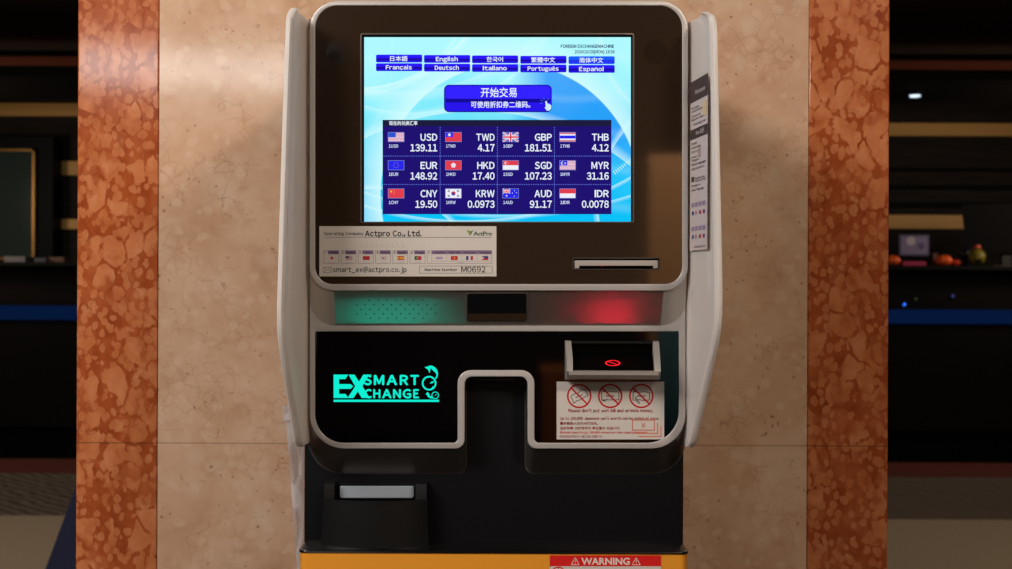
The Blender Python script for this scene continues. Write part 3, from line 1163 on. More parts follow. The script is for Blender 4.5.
rows = [(300.5, [369, 378, 387, 396, 405, 413.5, 422.5]), (305, [357, 365, 374, 383, 391.5, 400.5, 409.5, 418, 427, 435.5]),
        (309.5, [361, 370, 378.5, 387.5, 396, 405, 413.5, 422.5, 431]), (314, [357, 366, 374.5, 383.5, 392, 401, 409.5, 418.5, 427, 435.5]),
        (318.3, [370.5, 379, 388, 396.5, 405.5, 414, 423])]
for y, xs in rows:
    for x in xs:
        bdisc(hl, x, y, 0.75, MH, 0.0003)
hl.build('speaker_holes', band)
# scanner window set into the panel
sw = MB()


def bloop(loop, off):
    return [band_px(x, y, off) for x, y in roundpoly(loop, 5)]


L0 = bloop(rect(466, 292.8, 527.8, 323, 3), 0.0008)
L1 = bloop(rect(467.2, 294, 526.6, 321.8, 2.4), 0.0011)
Nn = len(L0)
sw.add(L0 + L1, [(i, (i + 1) % Nn, Nn + (i + 1) % Nn, Nn + i) for i in range(Nn)], pm('window_rim', (70, 62, 56), 0.4))
sw.add([p for p in L1], [tuple(range(Nn))], pm('scanner_glass', (8, 9, 14), 0.1))
lo = bloop([(468, 314, 0), (526, 314, 0), (526, 321, 1.5), (468, 321, 1.5)], 0.0013)
sw.add(lo, [tuple(range(len(lo)))], pm('brown_filter', (44, 30, 18), 0.3))
swo = sw.build('scanner_window', band)
swo['label'] = 'dark glass window with a brown lower strip'

# status lamps behind the panel
gz = WZ(309, 0.02)


def lamp(name, px0, px1, power, col, sy, py, Yl, spr=3.14):
    l = bpy.data.lights.new(name, 'AREA')
    l.shape = 'RECTANGLE'
    l.size = WX(px1, Yl) - WX(px0, Yl)
    l.size_y = sy
    l.energy = power
    l.color = col
    l.spread = spr
    o = bpy.data.objects.new(name, l)
    COL.objects.link(o)
    o.location = P((px0 + px1) / 2, py, Yl)
    o.rotation_euler = (PI / 2, 0, 0)
    return o


lamp('green_status_lamp', 354, 436, 1.25, (0.0, 1.0, 0.66), 0.020, 306, 0.036, 2.1)
lamp('red_status_lamp', 605, 615, 2.5, (1.0, 0.01, 0.04), 0.030, 304, 0.030, 1.3)

# lower housing with the notch in its middle
LA = [(310.2, 300, 2), (685.2, 300, 2), (685.2, 448.3, 34), (528, 448.3, 9), (528, 376.2, 8), (464.2, 376.2, 8), (464.2, 448.3, 9), (310.2, 448.3, 34)]
LB = [(308.8, 300, 2), (684.4, 300, 2), (684.4, 472.8, 32), (525.2, 472.8, 9), (525.2, 381, 6), (466.2, 381, 6), (466.2, 472.8, 9), (308.8, 472.8, 34)]
lh = MB()
loft(lh, LA, LB, LY + 0.002, KY - 0.0004, pm('silver_bevel_shaded', (134, 126, 120), 0.32, metal=0.88), n=NA)  # darker copy of the bevel silver, its shade put into the colour
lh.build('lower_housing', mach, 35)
# thin bright parting edge around the bevel's foot
pe = MB()
LB2 = [(308.3, 300, 2), (684.9, 300, 2), (684.9, 473.5, 32), (525.0 - .3, 473.5, 9), (524.8, 380.6, 6), (466.6, 380.6, 6), (466.6, 473.5, 9), (308.3, 473.5, 34)]
loft(pe, LB, LB2, KY - 0.0012, KY - 0.0004, pm('edge_trim', (120, 112, 104), 0.3, metal=0.6), n=NA)
pe.build('edge_trim', mach, 35)
lr = MB()
LG = [(314.6, 331, 2), (679.4, 331, 2), (679.4, 443.3, 32), (534, 443.3, 5), (534, 370.6, 13), (458, 370.6, 13), (458, 443.3, 5), (314.6, 443.3, 29)]
plate(lr, [LA[:1] + [(332, 300, 0), (332, 323, 0), (660, 323, 0), (660, 300, 0)] + LA[1:], LG], LY + 0.0002, LY + 0.004, M_SILVER, 0.0010, NA)
lr.build('lower_rim', mach, 40)
lg = MB()
plate(lg, [LG], LY + 0.0014, LY + 0.004, M_GLASS_LOW, 0.0, NA)
lglass = lg.build('lower_glass', mach, 40)
lglass['label'] = 'deep black glossy glass'
ns = MB()
ns.box(WX(476, KY - 0.006), KY - 0.012, WZ(380.4, KY), WX(515, KY), KY - 0.002, WZ(376.5, KY), pm('notch_sensor', (62, 56, 52), 0.4), 0.001)
ns.build('notch_sensor', mach)

# ---- lit logo on the lower glass
TEAL = em((16, 240, 212), 1.0)
lo_ = MB()
YL = LY + 0.0009
# E with pointed middle arm, X merging into the second words
lo_.poly([(333.6, 374.6), (348.2, 374.6), (345.3, 379.1), (339, 379.1), (339, 384.1), (350.5, 384.1), (353.2, 386.4), (350.5, 388.8), (339, 388.8), (339, 393.9), (345.4, 393.9), (348.4, 398), (333.6, 398)], YL, TEAL)
lo_.poly([(348.6, 374.6), (354.4, 374.6), (359, 381.6), (363.4, 374.6), (372, 374.6), (368, 376.6), (362.4, 386.1), (368.2, 395.6), (371.6, 398), (361.8, 398), (357.8, 391.4), (353.4, 398), (347.6, 398), (355.2, 386.3)], YL, TEAL)
for ch, xa_, xb_ in (('S', 363.9, 371.7), ('M', 373.8, 384.3), ('A', 386.5, 397.2), ('R', 399.7, 408.3), ('T', 410.2, 419)):
    letters(lo_, ch, xa_, 384.7, 9.4, TEAL, YL - 0.0001, bold=0.04, width=xb_ - xa_, wide=True)
for ch, xa_, xb_ in (('C', 364.5, 371.9), ('H', 373.2, 380.4), ('A', 382, 391.6), ('N', 393, 400.9), ('G', 402.6, 411.2), ('E', 413.2, 419)):
    letters(lo_, ch, xa_, 397.9, 8.4, TEAL, YL - 0.0001, bold=0.04, width=xb_ - xa_, wide=True)
lo_.quad(333.6, 399.7, 439, 401.9, YL, TEAL)
# two coins with arrows
lo_.ring(429.1, 383.2, 5.7, 7.3, YL, TEAL)
lo_.ring(428.4, 384.6, 4.6, 5.1, YL, TEAL, 20, 170)
lo_.poly([(429.6, 383.6), (431.4, 381.6), (434.6, 381.2), (432.6, 383.2)], YL, TEAL)
pts_o, pts_i = [], []
for i in range(13):
    a = math.radians(-100 + 140 * i / 12)
    wd_ = 1.4 + 2.2 * math.sin(PI * min(i / 9, 1))
    pts_o.append((430.0 + 8.0 * math.cos(a), 373.8 + 8.2 * math.sin(a)))
    pts_i.append((430.0 + (8.0 - wd_) * math.cos(a), 373.8 + (8.2 - wd_) * math.sin(a)))
for i in range(12):
    lo_.poly([pts_o[i], pts_o[i + 1], pts_i[i + 1], pts_i[i]], YL, TEAL)
lo_.poly([(424.6, 367.2), (432.4, 365.4), (430.6, 368.4), (429.6, 373.2), (428, 369.6)], YL, TEAL)
lo_.ring(435.2, 395.3, 2.9, 3.7, YL, TEAL)
lo_.line(434.8, 395.6, 436.6, 394.2, 0.6, YL, TEAL)
for i in range(8):
    a0, a1 = math.radians(70 + 12 * i), math.radians(70 + 12 * (i + 1))
    lo_.poly([(431.6 + r * math.cos(a), 393.6 + r * math.sin(a)) for r, a in ((2.8, a0), (4.8, a0), (4.8, a1), (2.8, a1))], YL, TEAL)
lo_.poly([(425.4, 394.4), (427.6, 391.8), (430, 395)], YL, TEAL)
lgo = lo_.build('illuminated_logo', lglass)
lgo['label'] = 'turquoise lit word logo with arrows'

# ---- display
dsp = MB()
plate(dsp, [rect(SX0 + 0.2, SY0 + 0.2, SX1 - 0.2, SY1 - 0.2, 2.5), rect(SX0 + 1.4, SY0 + 1.4, SX1 - 1.4, SY1 - 1.4, 1.5)], 0.0004, 0.005, pm('screen_edge', (96, 84, 76), 0.35, metal=0.4), 0.0004)
dsp.build('screen_edge', mach, 40)
db = MB()
plate(db, [rect(SX0 + 1.3, SY0 + 1.3, SX1 - 1.3, SY1 - 1.3, 1.5)], 0.0030, 0.0045, pm('screen_black', (6, 7, 20), 0.15), 0.0)
scr = db.build('touch_screen', mach)
scr['label'] = 'bright blue touch screen'
YS = 0.0028
pic = MB()
pic.quad(364.2, 37.2, 630.8, 222.0, YS, screen_mat())
pic.build('screen_background', scr)

B_TOP, B_MID, B_LO, WH = em((44, 24, 250)), em((26, 12, 168)), em((40, 18, 226)), em((236, 244, 255))
NAVY = em((32, 18, 112))
btn = [(376, ['日本語', 'Français']), (424, ['English', 'Deutsch']), (472, ['한국어', 'Italiano']), (520.3, ['繁體中文', 'Português']), (568.5, ['简体中文', 'Español'])]
for ci, (x0, names) in enumerate(btn):
    dy = 0.42 * ci
    for ri, nm in enumerate(names):
        y0 = 54.6 + dy + ri * 8.7
        y1 = y0 + 7.8
        b = MB()
        hi_ = (ci == 4 and ri == 0)
        c_t, c_m, c_l = (em((24, 92, 255)), em((40, 50, 236)), em((30, 60, 250))) if hi_ else (B_TOP, B_MID, B_LO)
        x1 = x0 + 46.2
        b.poly(roundpoly([(x0, y0, 1.3), (x1, y0, 1.3), (x1, y0 + 4.4, 0), (x0, y0 + 4.4, 0)], 3), YS - 0.0001, c_t)
        b.poly(roundpoly([(x0, y0 + 4.4, 0), (x1, y0 + 4.4, 0), (x1, y1, 1.3), (x0, y1, 1.3)], 3), YS - 0.0001, c_l)
        b.quad(x0 + 0.2, y0 + 3.6, x1 - 0.2, y0 + 5.6, YS - 0.00015, c_m)
        wd_ = {'日本語': 17.5, 'Français': 26, 'English': 22, 'Deutsch': 24, '한국어': 16.5, 'Italiano': 24, '繁體中文': 24, 'Português': 31, '简体中文': 24, 'Español': 24.5}[nm]
        cj = ri == 0 and ci != 1
        letters(b, nm, x0 + 22.8, y0 + (6.0 if not cj else 6.1), 4.0 if not cj else 4.9, WH, YS - 0.0002, 'C', 0.026 if not cj else 0.014, wd_, cjk=cj, wide=not cj)
        b.build('language_button', scr)

b = MB()
sb = (444.6, 85.3, 551.2, 111.3)
b.poly(roundpoly(rect(sb[0] - 0.6, sb[1] - 0.6, sb[2] + 0.6, sb[3] + 0.9, 5), 6), YS - 0.0001, em((16, 10, 96)))
b.poly(roundpoly(rect(*sb, 4.4), 6), YS - 0.00015, em((40, 22, 236)))
b.poly(roundpoly([(sb[0] + 1, sb[1] + 1, 3.6), (sb[2] - 1, sb[1] + 1, 3.6), (sb[2] - 1, 98.8, 0), (sb[0] + 1, 98.8, 2)], 6), YS - 0.0002, em((52, 34, 255)))
b.quad(sb[0] + 1, 98.8, sb[2] - 1, 102.4, YS - 0.0002, em((22, 12, 150)))
letters(b, '开始交易', 498.8, 96.3, 8.8, WH, YS - 0.0003, 'C', 0.012, 36, cjk=True)
letters(b, '可使用折扣券二维码。', 470.8, 107.2, 6.0, WH, YS - 0.0003, 'L', 0.016, 59.5, cjk=True)
b.build('start_button', scr)
b = MB()      # pointing hand
b.poly([(545.2, 101.2), (546.6, 100.8), (547.6, 103.6), (549.6, 104), (551.4, 105.6), (551.2, 108.4), (549.6, 110.6), (546.8, 110.6), (544.6, 107.6), (545.8, 106.8)], YS - 0.0004, em((206, 236, 252)))
for (a0, b0, a1, b1) in ((540.5, 99.8, 543, 101.3), (543.2, 97.6, 544.4, 99.8), (548.8, 98.4, 547.4, 100.2), (539.8, 103.2, 542.6, 103.2)):
    b.line(a0, b0, a1, b1, 0.7, YS - 0.0004, em((60, 90, 250)))
b.build('hand_pointer', scr)

tb = MB()
TX0, TX1, TY0, TY1 = 382.6, 611.4, 119.9, 214.2
tb.quad(TX0, TY0, TX1, TY1, YS - 0.0001, NAVY)
tb.quad(TX0, TY0, TX1, 126.2, YS - 0.00015, em((30, 28, 62)))
letters(tb, '现在的兑换汇率', 389, 124.9, 3.9, WH, YS - 0.0002, 'L', 0.02, 28.5, cjk=True)
DOT = em((92, 112, 214))
colx = [440.2, 497.4, 554.4]
for x in colx:
    y = 127
    while y < TY1 - 0.5:
        tb.quad(x - 0.4, y, x + 0.4, y + 1.2, YS - 0.0002, DOT)
        y += 2.3
for y in (156.1, 184.5):
    x = TX0 + 1
    while x < TX1 - 1:
        tb.quad(x, y - 0.4, x + 1.2, y + 0.4, YS - 0.0002, DOT)
        x += 2.3
table = tb.build('rate_table', scr)
cells = [[('us', 'USD', '139.11'), ('tw', 'TWD', '4.17'), ('gb', 'GBP', '181.51'), ('th', 'THB', '4.12')],
         [('eu', 'EUR', '148.92'), ('hk', 'HKD', '17.40'), ('sg', 'SGD', '107.23'), ('my', 'MYR', '31.16')],
         [('cn', 'CNY', '19.50'), ('kr', 'KRW', '0.0973'), ('au', 'AUD', '91.17'), ('id', 'IDR', '0.0078')]]
rx = [437.3, 494.6, 551.8, 608.8]
codew = {'USD': 16.8, 'TWD': 18.4, 'GBP': 17, 'THB': 17, 'EUR': 16.8, 'HKD': 17.4, 'SGD': 17, 'MYR': 17.4, 'CNY': 16.8, 'KRW': 18.8, 'AUD': 17.4, 'IDR': 14.2}
numw = {6: 27, 4: 17, 5: 22}
for r in range(3):
    for c in range(4):
        lines = MB()
        k_, code, num = cells[r][c]
        sl = 0.0
        yb = 140.8 + 28.2 * r + sl
        x = rx[c]
        letters(lines, code, x, yb - 0.2, 6.8, WH, YS - 0.0002, 'R', 0.024, codew[code], wide=True)
        lines.build('currency_code', scr)
        lines = MB()
        letters(lines, num, x, yb + 10.4, 6.9, WH, YS - 0.0002, 'R', 0.024, numw[len(num)], wide=True)
        lines.build('exchange_rate', scr)
        lines = MB()
        letters(lines, '1' + code, x - 48.6, yb + 6.7, 3.0, em((205, 214, 245)), YS - 0.0002, 'L', 0.035, 9.6, wide=True)
        fg = MB()
        flag(fg, k_, x - 48.9, yb - 8.2, 15.4, 8.9, YS - 0.0002, em, em((120, 130, 200)))
        fg.build('flag', scr)
        lines.build('unit_caption', scr)
tt = MB()
letters(tt, 'FOREIGN EXCHANGEMACHINE', 614.2, 47.8, 3.1, em((10, 24, 96)), YS - 0.0002, 'R', 0.035, 53.5, wide=True)
letters(tt, '2024/10/28(MON) 18:58', 614.6, 53.3, 3.1, em((10, 24, 96)), YS - 0.0002, 'R', 0.025, 40, wide=True)
tt.build('screen_heading', scr)
# white hatch strokes of the picture near the right edge
hs, ht = MB(), MB()
for i in range(9):
    hs.line(603 + i * 2.3, 103 + i * 2.6, 606.5 + i * 2.4, 100.8 + i * 2.5 - 0.5, 0.9, YS - 0.00005, em((190, 246, 255)))
    ht.line(613.5 + i * 2.0, 171 - i * 1.5, 615.5 + min(i * 2.1, 15), 174.4 - i * 1.7, 0.9, YS - 0.00005, em((190, 246, 255)))
hs.build('hatch_pattern', scr)
ht.build('hatch_pattern', scr)

# ---- receipt slot
rs = MB()
plate(rs, [rect(572.7, 257.7, 659.8, 269.8, 1.2), rect(573.5, 258.5, 659.1, 269.1, 0.8)], 0.0002, 0.006, pm('slot_edge', (66, 58, 52), 0.35), 0.0003)
slot = rs.build('receipt_slot', mach, 40)
q = MB()
plate(q, [rect(574.2, 259, 658.4, 268.6, 0.8)], 0.02, 0.022, M_DARK, 0)
q.box(P(574, 259, .006).x, 0.004, P(615, 268.8, .006).z - .001, P(659, 259, .006).x, 0.005, P(615, 268.8, .006).z, M_DARK)
q.build('slot_cavity', slot)
q = MB()
plate(q, [[(574.8, 260.6, 0.4), (657.8, 260.6, 0.4), (657.8, 268.2, 0.3), (653.6, 268.2, 0.2), (653.6, 265.6, 0.2), (579.2, 265.6, 0.2), (579.2, 268.2, 0.2), (574.8, 268.2, 0.3)]], 0.0015, 0.018, pm('slot_grey', (170, 162, 154), 0.4), 0.0004, 3)
q.build('slot_lip', slot, 30)

# ---- company label
YQ = 0.0006
lb = MB()
lb.quad(319.4, 226.2, 496.4, 276.4, YQ + 0.0004, M_PAPER)
lb.add([P(x, y, YQ + 0.0004 + d) for d in (0, 0.0002) for x, y in ((319.4, 276.4), (496.4, 276.4), (496.4, 226.2), (319.4, 226.2))],
       [(0, 4, 5, 1), (1, 5, 6, 2), (2, 6, 7, 3), (3, 7, 4, 0)], M_PAPER)
label = lb.build('company_label', mach)
label['label'] = 'beige company sticker with small flags'
pr = MB()
K1, K2, PU = ink((34, 30, 34)), ink((84, 78, 84)), ink((128, 104, 138))
Z1 = YQ + 0.0003
letters(pr, 'Operating Company', 323.8, 235.0, 2.9, K1, Z1, 'L', 0.03, 39.6, wide=True)
letters(pr, 'Actpro Co., Ltd.', 365, 236.2, 5.5, K1, Z1, 'L', 0.035, 56.4, wide=True)
pr.quad(324, 237.2, 491.8, 237.6, Z1, K2)
letters(pr, 'ActPro', 473.4, 235.4, 3.9, ink((38, 84, 58)), Z1, 'L', 0.03, 18.6)
pr.poly([(466.2, 230), (468.6, 230.2), (470.4, 234), (469.8, 235.6)], Z1, ink((150, 160, 60)))
pr.poly([(473.6, 229.6), (470.2, 235.6), (469.9, 234), (471.6, 231)], Z1, ink((38, 84, 58)))
pr.poly([(468, 231.2), (471.4, 231), (469.8, 233)], Z1 - 0.00005, ink((90, 130, 70)))
# faint worn lettering
for i in range(9):
    x = 361.5 + i * 5.1
    pr.line(x, 243, x, 246.6, 0.35, Z1, ink((176, 162, 168)))
    pr.line(x, 246.6, x + 3, 246.6, 0.35, Z1, ink((176, 162, 168)))
for x in (420, 424, 428.5):
    pr.line(x, 244, x, 248, 0.35, Z1, ink((176, 162, 168)))
names = ['日本語', 'English', '中文', '한국어', 'Español', 'Português']
fk = ['jp', 'us', 'cn', 'kr', 'es', 'pt']
for i in range(6):
    x0 = 323.6 + 17.25 * i
    pr.frame(x0, 250.4, x0 + 15.4, 263.8, 0.45, Z1, ink((142, 126, 136)))
    letters(pr, str(i + 1), x0 + 1.2, 253.7, 2.3, K1, Z1, 'L', 0.03)
    pr.quad(x0 + 4.2, 250.5, x0 + 15.2, 254.2, Z1, PU)
    letters(pr, names[i], x0 + 9.8, 253.5, 2.2, ink((60, 48, 64)), Z1 - 0.0001, 'C', 0.022, 8 if i in (0, 1, 3, 4, 5) else 5, cjk=i in (0, 2, 3))
    flag(pr, fk[i], x0 + 4.7, 256.1, 6.9, 3.9, Z1, ink)
    letters(pr, '24 hours', x0 + 8, 262.9, 1.1, ink((140, 130, 136)), Z1, 'C', 0.0, 6.5)
pr.frame(427, 250.4, 492, 263.8, 0.45, Z1, ink((142, 126, 136)))
letters(pr, '9', 428.2, 253.7, 2.3, K1, Z1, 'L', 0.01)
pr.quad(431.6, 250.5, 491.8, 254.2, Z1, PU)
pr.quad(431.6, 261.2, 491.8, 261.5, Z1, ink((160, 146, 152)))
pr.quad(431.4, 250.5, 431.7, 263.8, Z1, ink((160, 146, 152)))
for i, (nm, k_) in enumerate((('ภาษาไทย', 'th'), ('Tiếng Việt', 'vn'), ('Français', 'fr'), ('Tagalog', 'ph'))):
    x0 = 431.6 + 15.2 * i
    letters(pr, nm, x0 + 7.6, 253.5, 2.0, ink((60, 48, 64)), Z1 - 0.0001, 'C', 0.02, 11)
    flag(pr, k_, x0 + 4.1, 256.1, 6.9, 3.9, Z1, ink)
    if i:
        pr.quad(x0 - 0.15, 254.2, x0 + 0.15, 261.2, Z1, ink((160, 146, 152)))
letters(pr, '10:00', 461, 263.2, 1.2, ink((140, 130, 136)), Z1, 'C', 0, 5.5)
pr.frame(323.4, 267.2, 331.6, 272.8, 0.4, Z1, ink((70, 74, 96)))
for (a0, b0, a1, b1) in ((323.6, 267.4, 327.5, 270.4), (331.4, 267.4, 327.5, 270.4), (323.6, 272.6, 326.4, 269.8), (331.4, 272.6, 328.6, 269.8)):
    pr.line(a0, b0, a1, b1, 0.35, Z1, ink((70, 74, 96)))
letters(pr, 'smart_ex@actpro.co.jp', 332.6, 272.0, 4.8, K1, Z1, 'L', 0.022, 74, wide=True)
pr.frame(419.2, 265.9, 492.4, 273.4, 0.4, Z1, ink((70, 66, 72)))
letters(pr, 'Machine Number', 424.6, 271.1, 2.8, K1, Z1, 'L', 0.025, 33, wide=True)
letters(pr, 'M0692', 461.2, 272.3, 5.7, K1, Z1, 'L', 0.012, 24.5, wide=True)
pr.build('label_print', label)

# ---- bill inserter
Yi = LY
bi = MB()
xL0, xL1, xR0, xR1 = 565.2, 571.2, 652.6, 658.8
prof = [(340.2, LY + 0.001), (341.2, LY - 0.006), (357.2, LY - 0.026), (371, LY - 0.034), (378.4, LY - 0.028), (379.4, LY + 0.001)]


def side(x0, x1, xoff=(0, 0, 1.6, 1.6, 1.6, 0), sgn=1):
    vs = []
    for (py, Yq), xo in zip(prof, xoff):
        xa = WX(x0, LY) + sgn * xo * 0.0006
        xb = WX(x1, LY) + sgn * xo * 0.0006
        z = WZ(py, Yq)
        vs += [Vector((xa, Yq, z)), Vector((xb, Yq, z))]
    n_ = len(prof)
    fs = [(2 * i, 2 * i + 1, 2 * i + 3, 2 * i + 2) for i in range(n_ - 1)]
    fs += [tuple(2 * i for i in range(n_))[::-1], tuple(2 * i + 1 for i in range(n_))]
    bi.add(vs, fs, M_METAL)


side(xL0, xL1, sgn=1)
side(xR0, xR1, sgn=-1)
zb0, zb1, zb2 = WZ(378.4, LY - 0.028), WZ(371, LY - 0.034), WZ(370.4, LY - 0.034)
xa, xb = WX(566.6, LY), WX(657.4, LY)
vs = [(x, y_, z) for x in (xa + 0.002, xb - 0.002) for (y_, z) in ((LY + 0.001, WZ(379.4, LY)), (LY - 0.028, zb0), (LY - 0.035, WZ(374.6, LY - 0.035)), (LY - 0.035, WZ(371, LY - .035)), (LY - 0.030, WZ(370, LY - 0.03)), (LY + 0.001, WZ(370, LY)))]
bi.add(vs, [(0, 1, 7, 6), (1, 2, 8, 7), (2, 3, 9, 8), (3, 4, 10, 9), (4, 5, 11, 10), (5, 0, 6, 11), (0, 5, 4, 3, 2, 1), (6, 7, 8, 9, 10, 11)], M_METAL)
inserter = bi.build('bill_inserter', mach, 30)
inserter['label'] = 'silver-framed bill slot lit by a red mark'
th = MB()
xi0, xi1 = WX(571, LY), WX(654.4, LY)
Yf, Yr = LY - 0.031, LY - 0.0005
zf, zr = WZ(370.6, Yf), WZ(351.5, Yr)
th.add([(xi0, Yf, zf), (xi1, Yf, zf), (xi1, Yr, zr), (xi0, Yr, zr)], [(0, 1, 2, 3)], pm('black_acrylic', (3, 3, 3), 0.3, spec=0.06))
th.add([(xi0, Yr, zr), (xi1, Yr, zr), (xi1, Yr - 0.0002, WZ(340.6, Yr)), (xi0, Yr - 0.0002, WZ(340.6, Yr))], [(0, 1, 2, 3)], MC['black_acrylic'])
th.box(xi0, LY - 0.006, WZ(343.8, LY - 0.006), xi1, LY, WZ(340.8, LY - 0.006), pm('chute_hood', (8, 8, 8), 0.5, spec=0.2), 0.001)
th.build('feed_chute', inserter)
sy = MB()
cu_, cv_ = WX(613.2, LY - 0.02), 0.40


VS = 0.58


def chute(px, t):
    return Vector((px, Yf + (Yr - Yf) * t, zf + (zr - zf) * t + 0.0004))


Lc = math.hypot(Yr - Yf, zr - zf)
R0, R1 = 6.0 / 760 * 1.0, 7.6 / 760 * 1.0
RED = em((255, 34, 44), 1.3)
for i in range(28):
    a0, a1 = 2 * PI * i / 28, 2 * PI * (i + 1) / 28
    sy.add([chute(cu_ + r * math.cos(a), cv_ + VS * r * math.sin(a) / Lc) for r, a in ((R0, a0), (R1, a0), (R1, a1), (R0, a1))], [(0, 1, 2, 3)], RED)
d_ = 0.7071
for s0 in (1,):
    pts = []
    for (al, ac) in ((-R0, -0.0009), (R0, -0.0009), (R0, 0.0009), (-R0, 0.0009)):
        dx = al * d_ + ac * d_
        dv = -al * d_ + ac * d_
        pts.append(chute(cu_ + dx, cv_ + VS * dv / Lc))
    sy.add(pts, [(0, 1, 2, 3)], RED)
sy.build('red_mark', inserter)

# ---- notice sticker under the inserter
Z0 = LY + 0.0008
ns = MB()
ns.quad(556.6, 381.6, 664.2, 439.4, Z0, M_PAPER)
ns.add([P(x, y, Z0 + d) for d in (0, 0.0005) for x, y in ((556.6, 439.4), (664.2, 439.4), (664.2, 381.6), (556.6, 381.6))],
       [(0, 4, 5, 1), (1, 5, 6, 2), (2, 6, 7, 3), (3, 7, 4, 0)], M_PAPER)
notice = ns.build('notice_sticker', mach)
notice['label'] = 'white sticker with three red prohibition circles'
q = MB()
Z1 = Z0 - 0.0001
RD, RD2, K3, OR_ = ink((184, 16, 18)), ink((204, 18, 26)), ink((40, 38, 46)), ink((206, 116, 92))
for ci, cx in enumerate((579.2, 610.2, 641.3)):
    cy = 396
    K4 = K3
    if ci == 0:
        a = -0.42
        ca, sa = math.cos(a), math.sin(a)
        def rot(u_, v_): return (cx + u_ * ca - v_ * sa, cy + u_ * sa + v_ * ca)
        o_ = [(-8, -3), (-4, -4), (0, -3), (5, -4.6), (8.4, -3.6), (8, 0), (8.6, 3), (4, 3.2), (0, 4), (-4, 3.4), (-8, 4.6), (-7.6, 0)]
        pts = [rot(*p) for p in o_]
        for i in range(len(pts)):
            q.line(*pts[i], *pts[(i + 1) % len(pts)], 0.75, Z1, K4)
        for u_ in (-3, -1, 1, 3):
            q.ring(*rot(u_, 0), 0.4, 0.9, Z1, K4, n=8)
    else:
        o_ = [(-8.6, -4.4), (8.6, -4.0), (8.8, 3.8), (-8.4, 4)] if ci == 1 else [(-8, -4.4), (-2, -3.6), (3, -4.4), (8.8, -3.2), (8, 0), (8.4, 4), (2, 4.4), (-3, 3.6), (-8.4, 4.2)]
        pts = [(cx + u_, cy + v_) for u_, v_ in o_]
        for i in range(len(pts)):
            q.line(*pts[i], *pts[(i + 1) % len(pts)], 0.75, Z1, K4)
        for u_ in (-3.4, -1.2, 1, 3.2):
            q.ring(cx + u_, cy, 0.5, 1.0, Z1, K4, n=8)
        if ci == 1:
            q.line(cx - 8, cy + 5, cx - 3, cy + 3.4, 0.8, Z1, K4)
            q.line(cx - 8.5, cy + 3.4, cx - 4, cy + 5.6, 0.6, Z1, K4)
        else:
            for (a_, b_) in ((-5.4, 2), (-4, 5), (-2.4, 6.6)):
                q.ring(cx + a_, cy + b_, 0.6, 1.2, Z1, K4, n=8)
    q.ring(cx, cy, 10.6, 12.3, Z1 - 0.00005, RD, n=40)
    q.line(cx - 7.9, cy - 7.9, cx + 7.9, cy + 7.9, 1.6, Z1 - 0.0001, RD)
letters(q, "Please don't put wet bill and wrinkle money", 568.2, 412.2, 3.2, RD2, Z1, 'L', 0.034, 84.6, wide=True)
letters(q, "Up to 100,000 Japanese yen's worth can be added at once.", 560, 419.8, 2.8, RD2, Z1, 'L', 0.034, 99, wide=True)
letters(q, '最多能投入日元10万日元。', 560, 424.6, 2.8, RD2, Z1, 'L', 0.03, 38, cjk=True)
letters(q, '일본화폐 10만엔까지 투입할수 있습니다.', 560, 429.4, 2.8, RD2, Z1, 'L', 0.03, 60.5, cjk=True)
letters(q, 'Можно внести до 100,000 японских йен одновременно.', 560, 433.5, 2.3, RD2, Z1, 'L', 0.0, 88)
letters(q, 'Можно внести до 100,000 японских йен одновременно.', 560.15, 433.45, 2.3, RD2, Z1 - 0.00003, 'L', 0.0, 88)
letters(q, '日本円10万円まで一度に投入可能です。', 560, 437.5, 2.3, RD2, Z1, 'L', 0.02, 43, cjk=True)
q.frame(632, 419.6, 655, 430.6, 1.0, Z1 - 0.00012, OR_)
letters(q, '¥', 643.4, 428, 5.6, OR_, Z1 - 0.00012, 'C')
for k_ in (1, 2):
    ox = 3.2 * k_
    q.quad(655 + ox - 1.0, 419.6 + ox, 655 + ox, 430.6 + ox, Z1 - 0.00012, OR_)
    q.quad(632 + ox, 430.6 + ox - 1.0, 655 + ox, 430.6 + ox, Z1 - 0.00012, OR_)
q.build('notice_print', notice)

# ---- base: black shelf and orange lower body
TZf, TZb = WZ(550.8, -0.006), WZ(539.6, KY)
BX0, BX1 = WX(299.2, -0.006), WX(690.2, -0.006)
YF = -0.006


def base_outline(grow, n=8):
    pts = []
    r = 0.011
    x0, x1, y0, y1 = BX0 - grow, BX1 + grow, YF - grow, 0.38
    for cx, cy, a0 in ((x0 + r, y0 + r, 180), (x1 - r, y0 + r, 270)):
        for i in range(n + 1):
            a = math.radians(a0 + 90 * i / n)
            pts.append((cx + r * math.cos(a), cy + r * math.sin(a)))
    pts += [(x1, y1), (x0, y1)]
    return pts


def prism(mb, rings, mat):
    n_ = len(rings[0])
    vs = [p for r in rings for p in r]
    fs = []
    for k_ in range(len(rings) - 1):
        for i in range(n_):
            j_ = (i + 1) % n_
            fs.append((k_ * n_ + i, k_ * n_ + j_, (k_ + 1) * n_ + j_, (k_ + 1) * n_ + i))
    fs.append(tuple(range(n_))[::-1])
    fs.append(tuple(range((len(rings) - 1) * n_, len(rings) * n_)))
    mb.add(vs, fs, mat)


def ztop(y_):
    return TZf + (TZb - TZf) * max(0, min(1, (y_ - YF) / (KY - YF)))


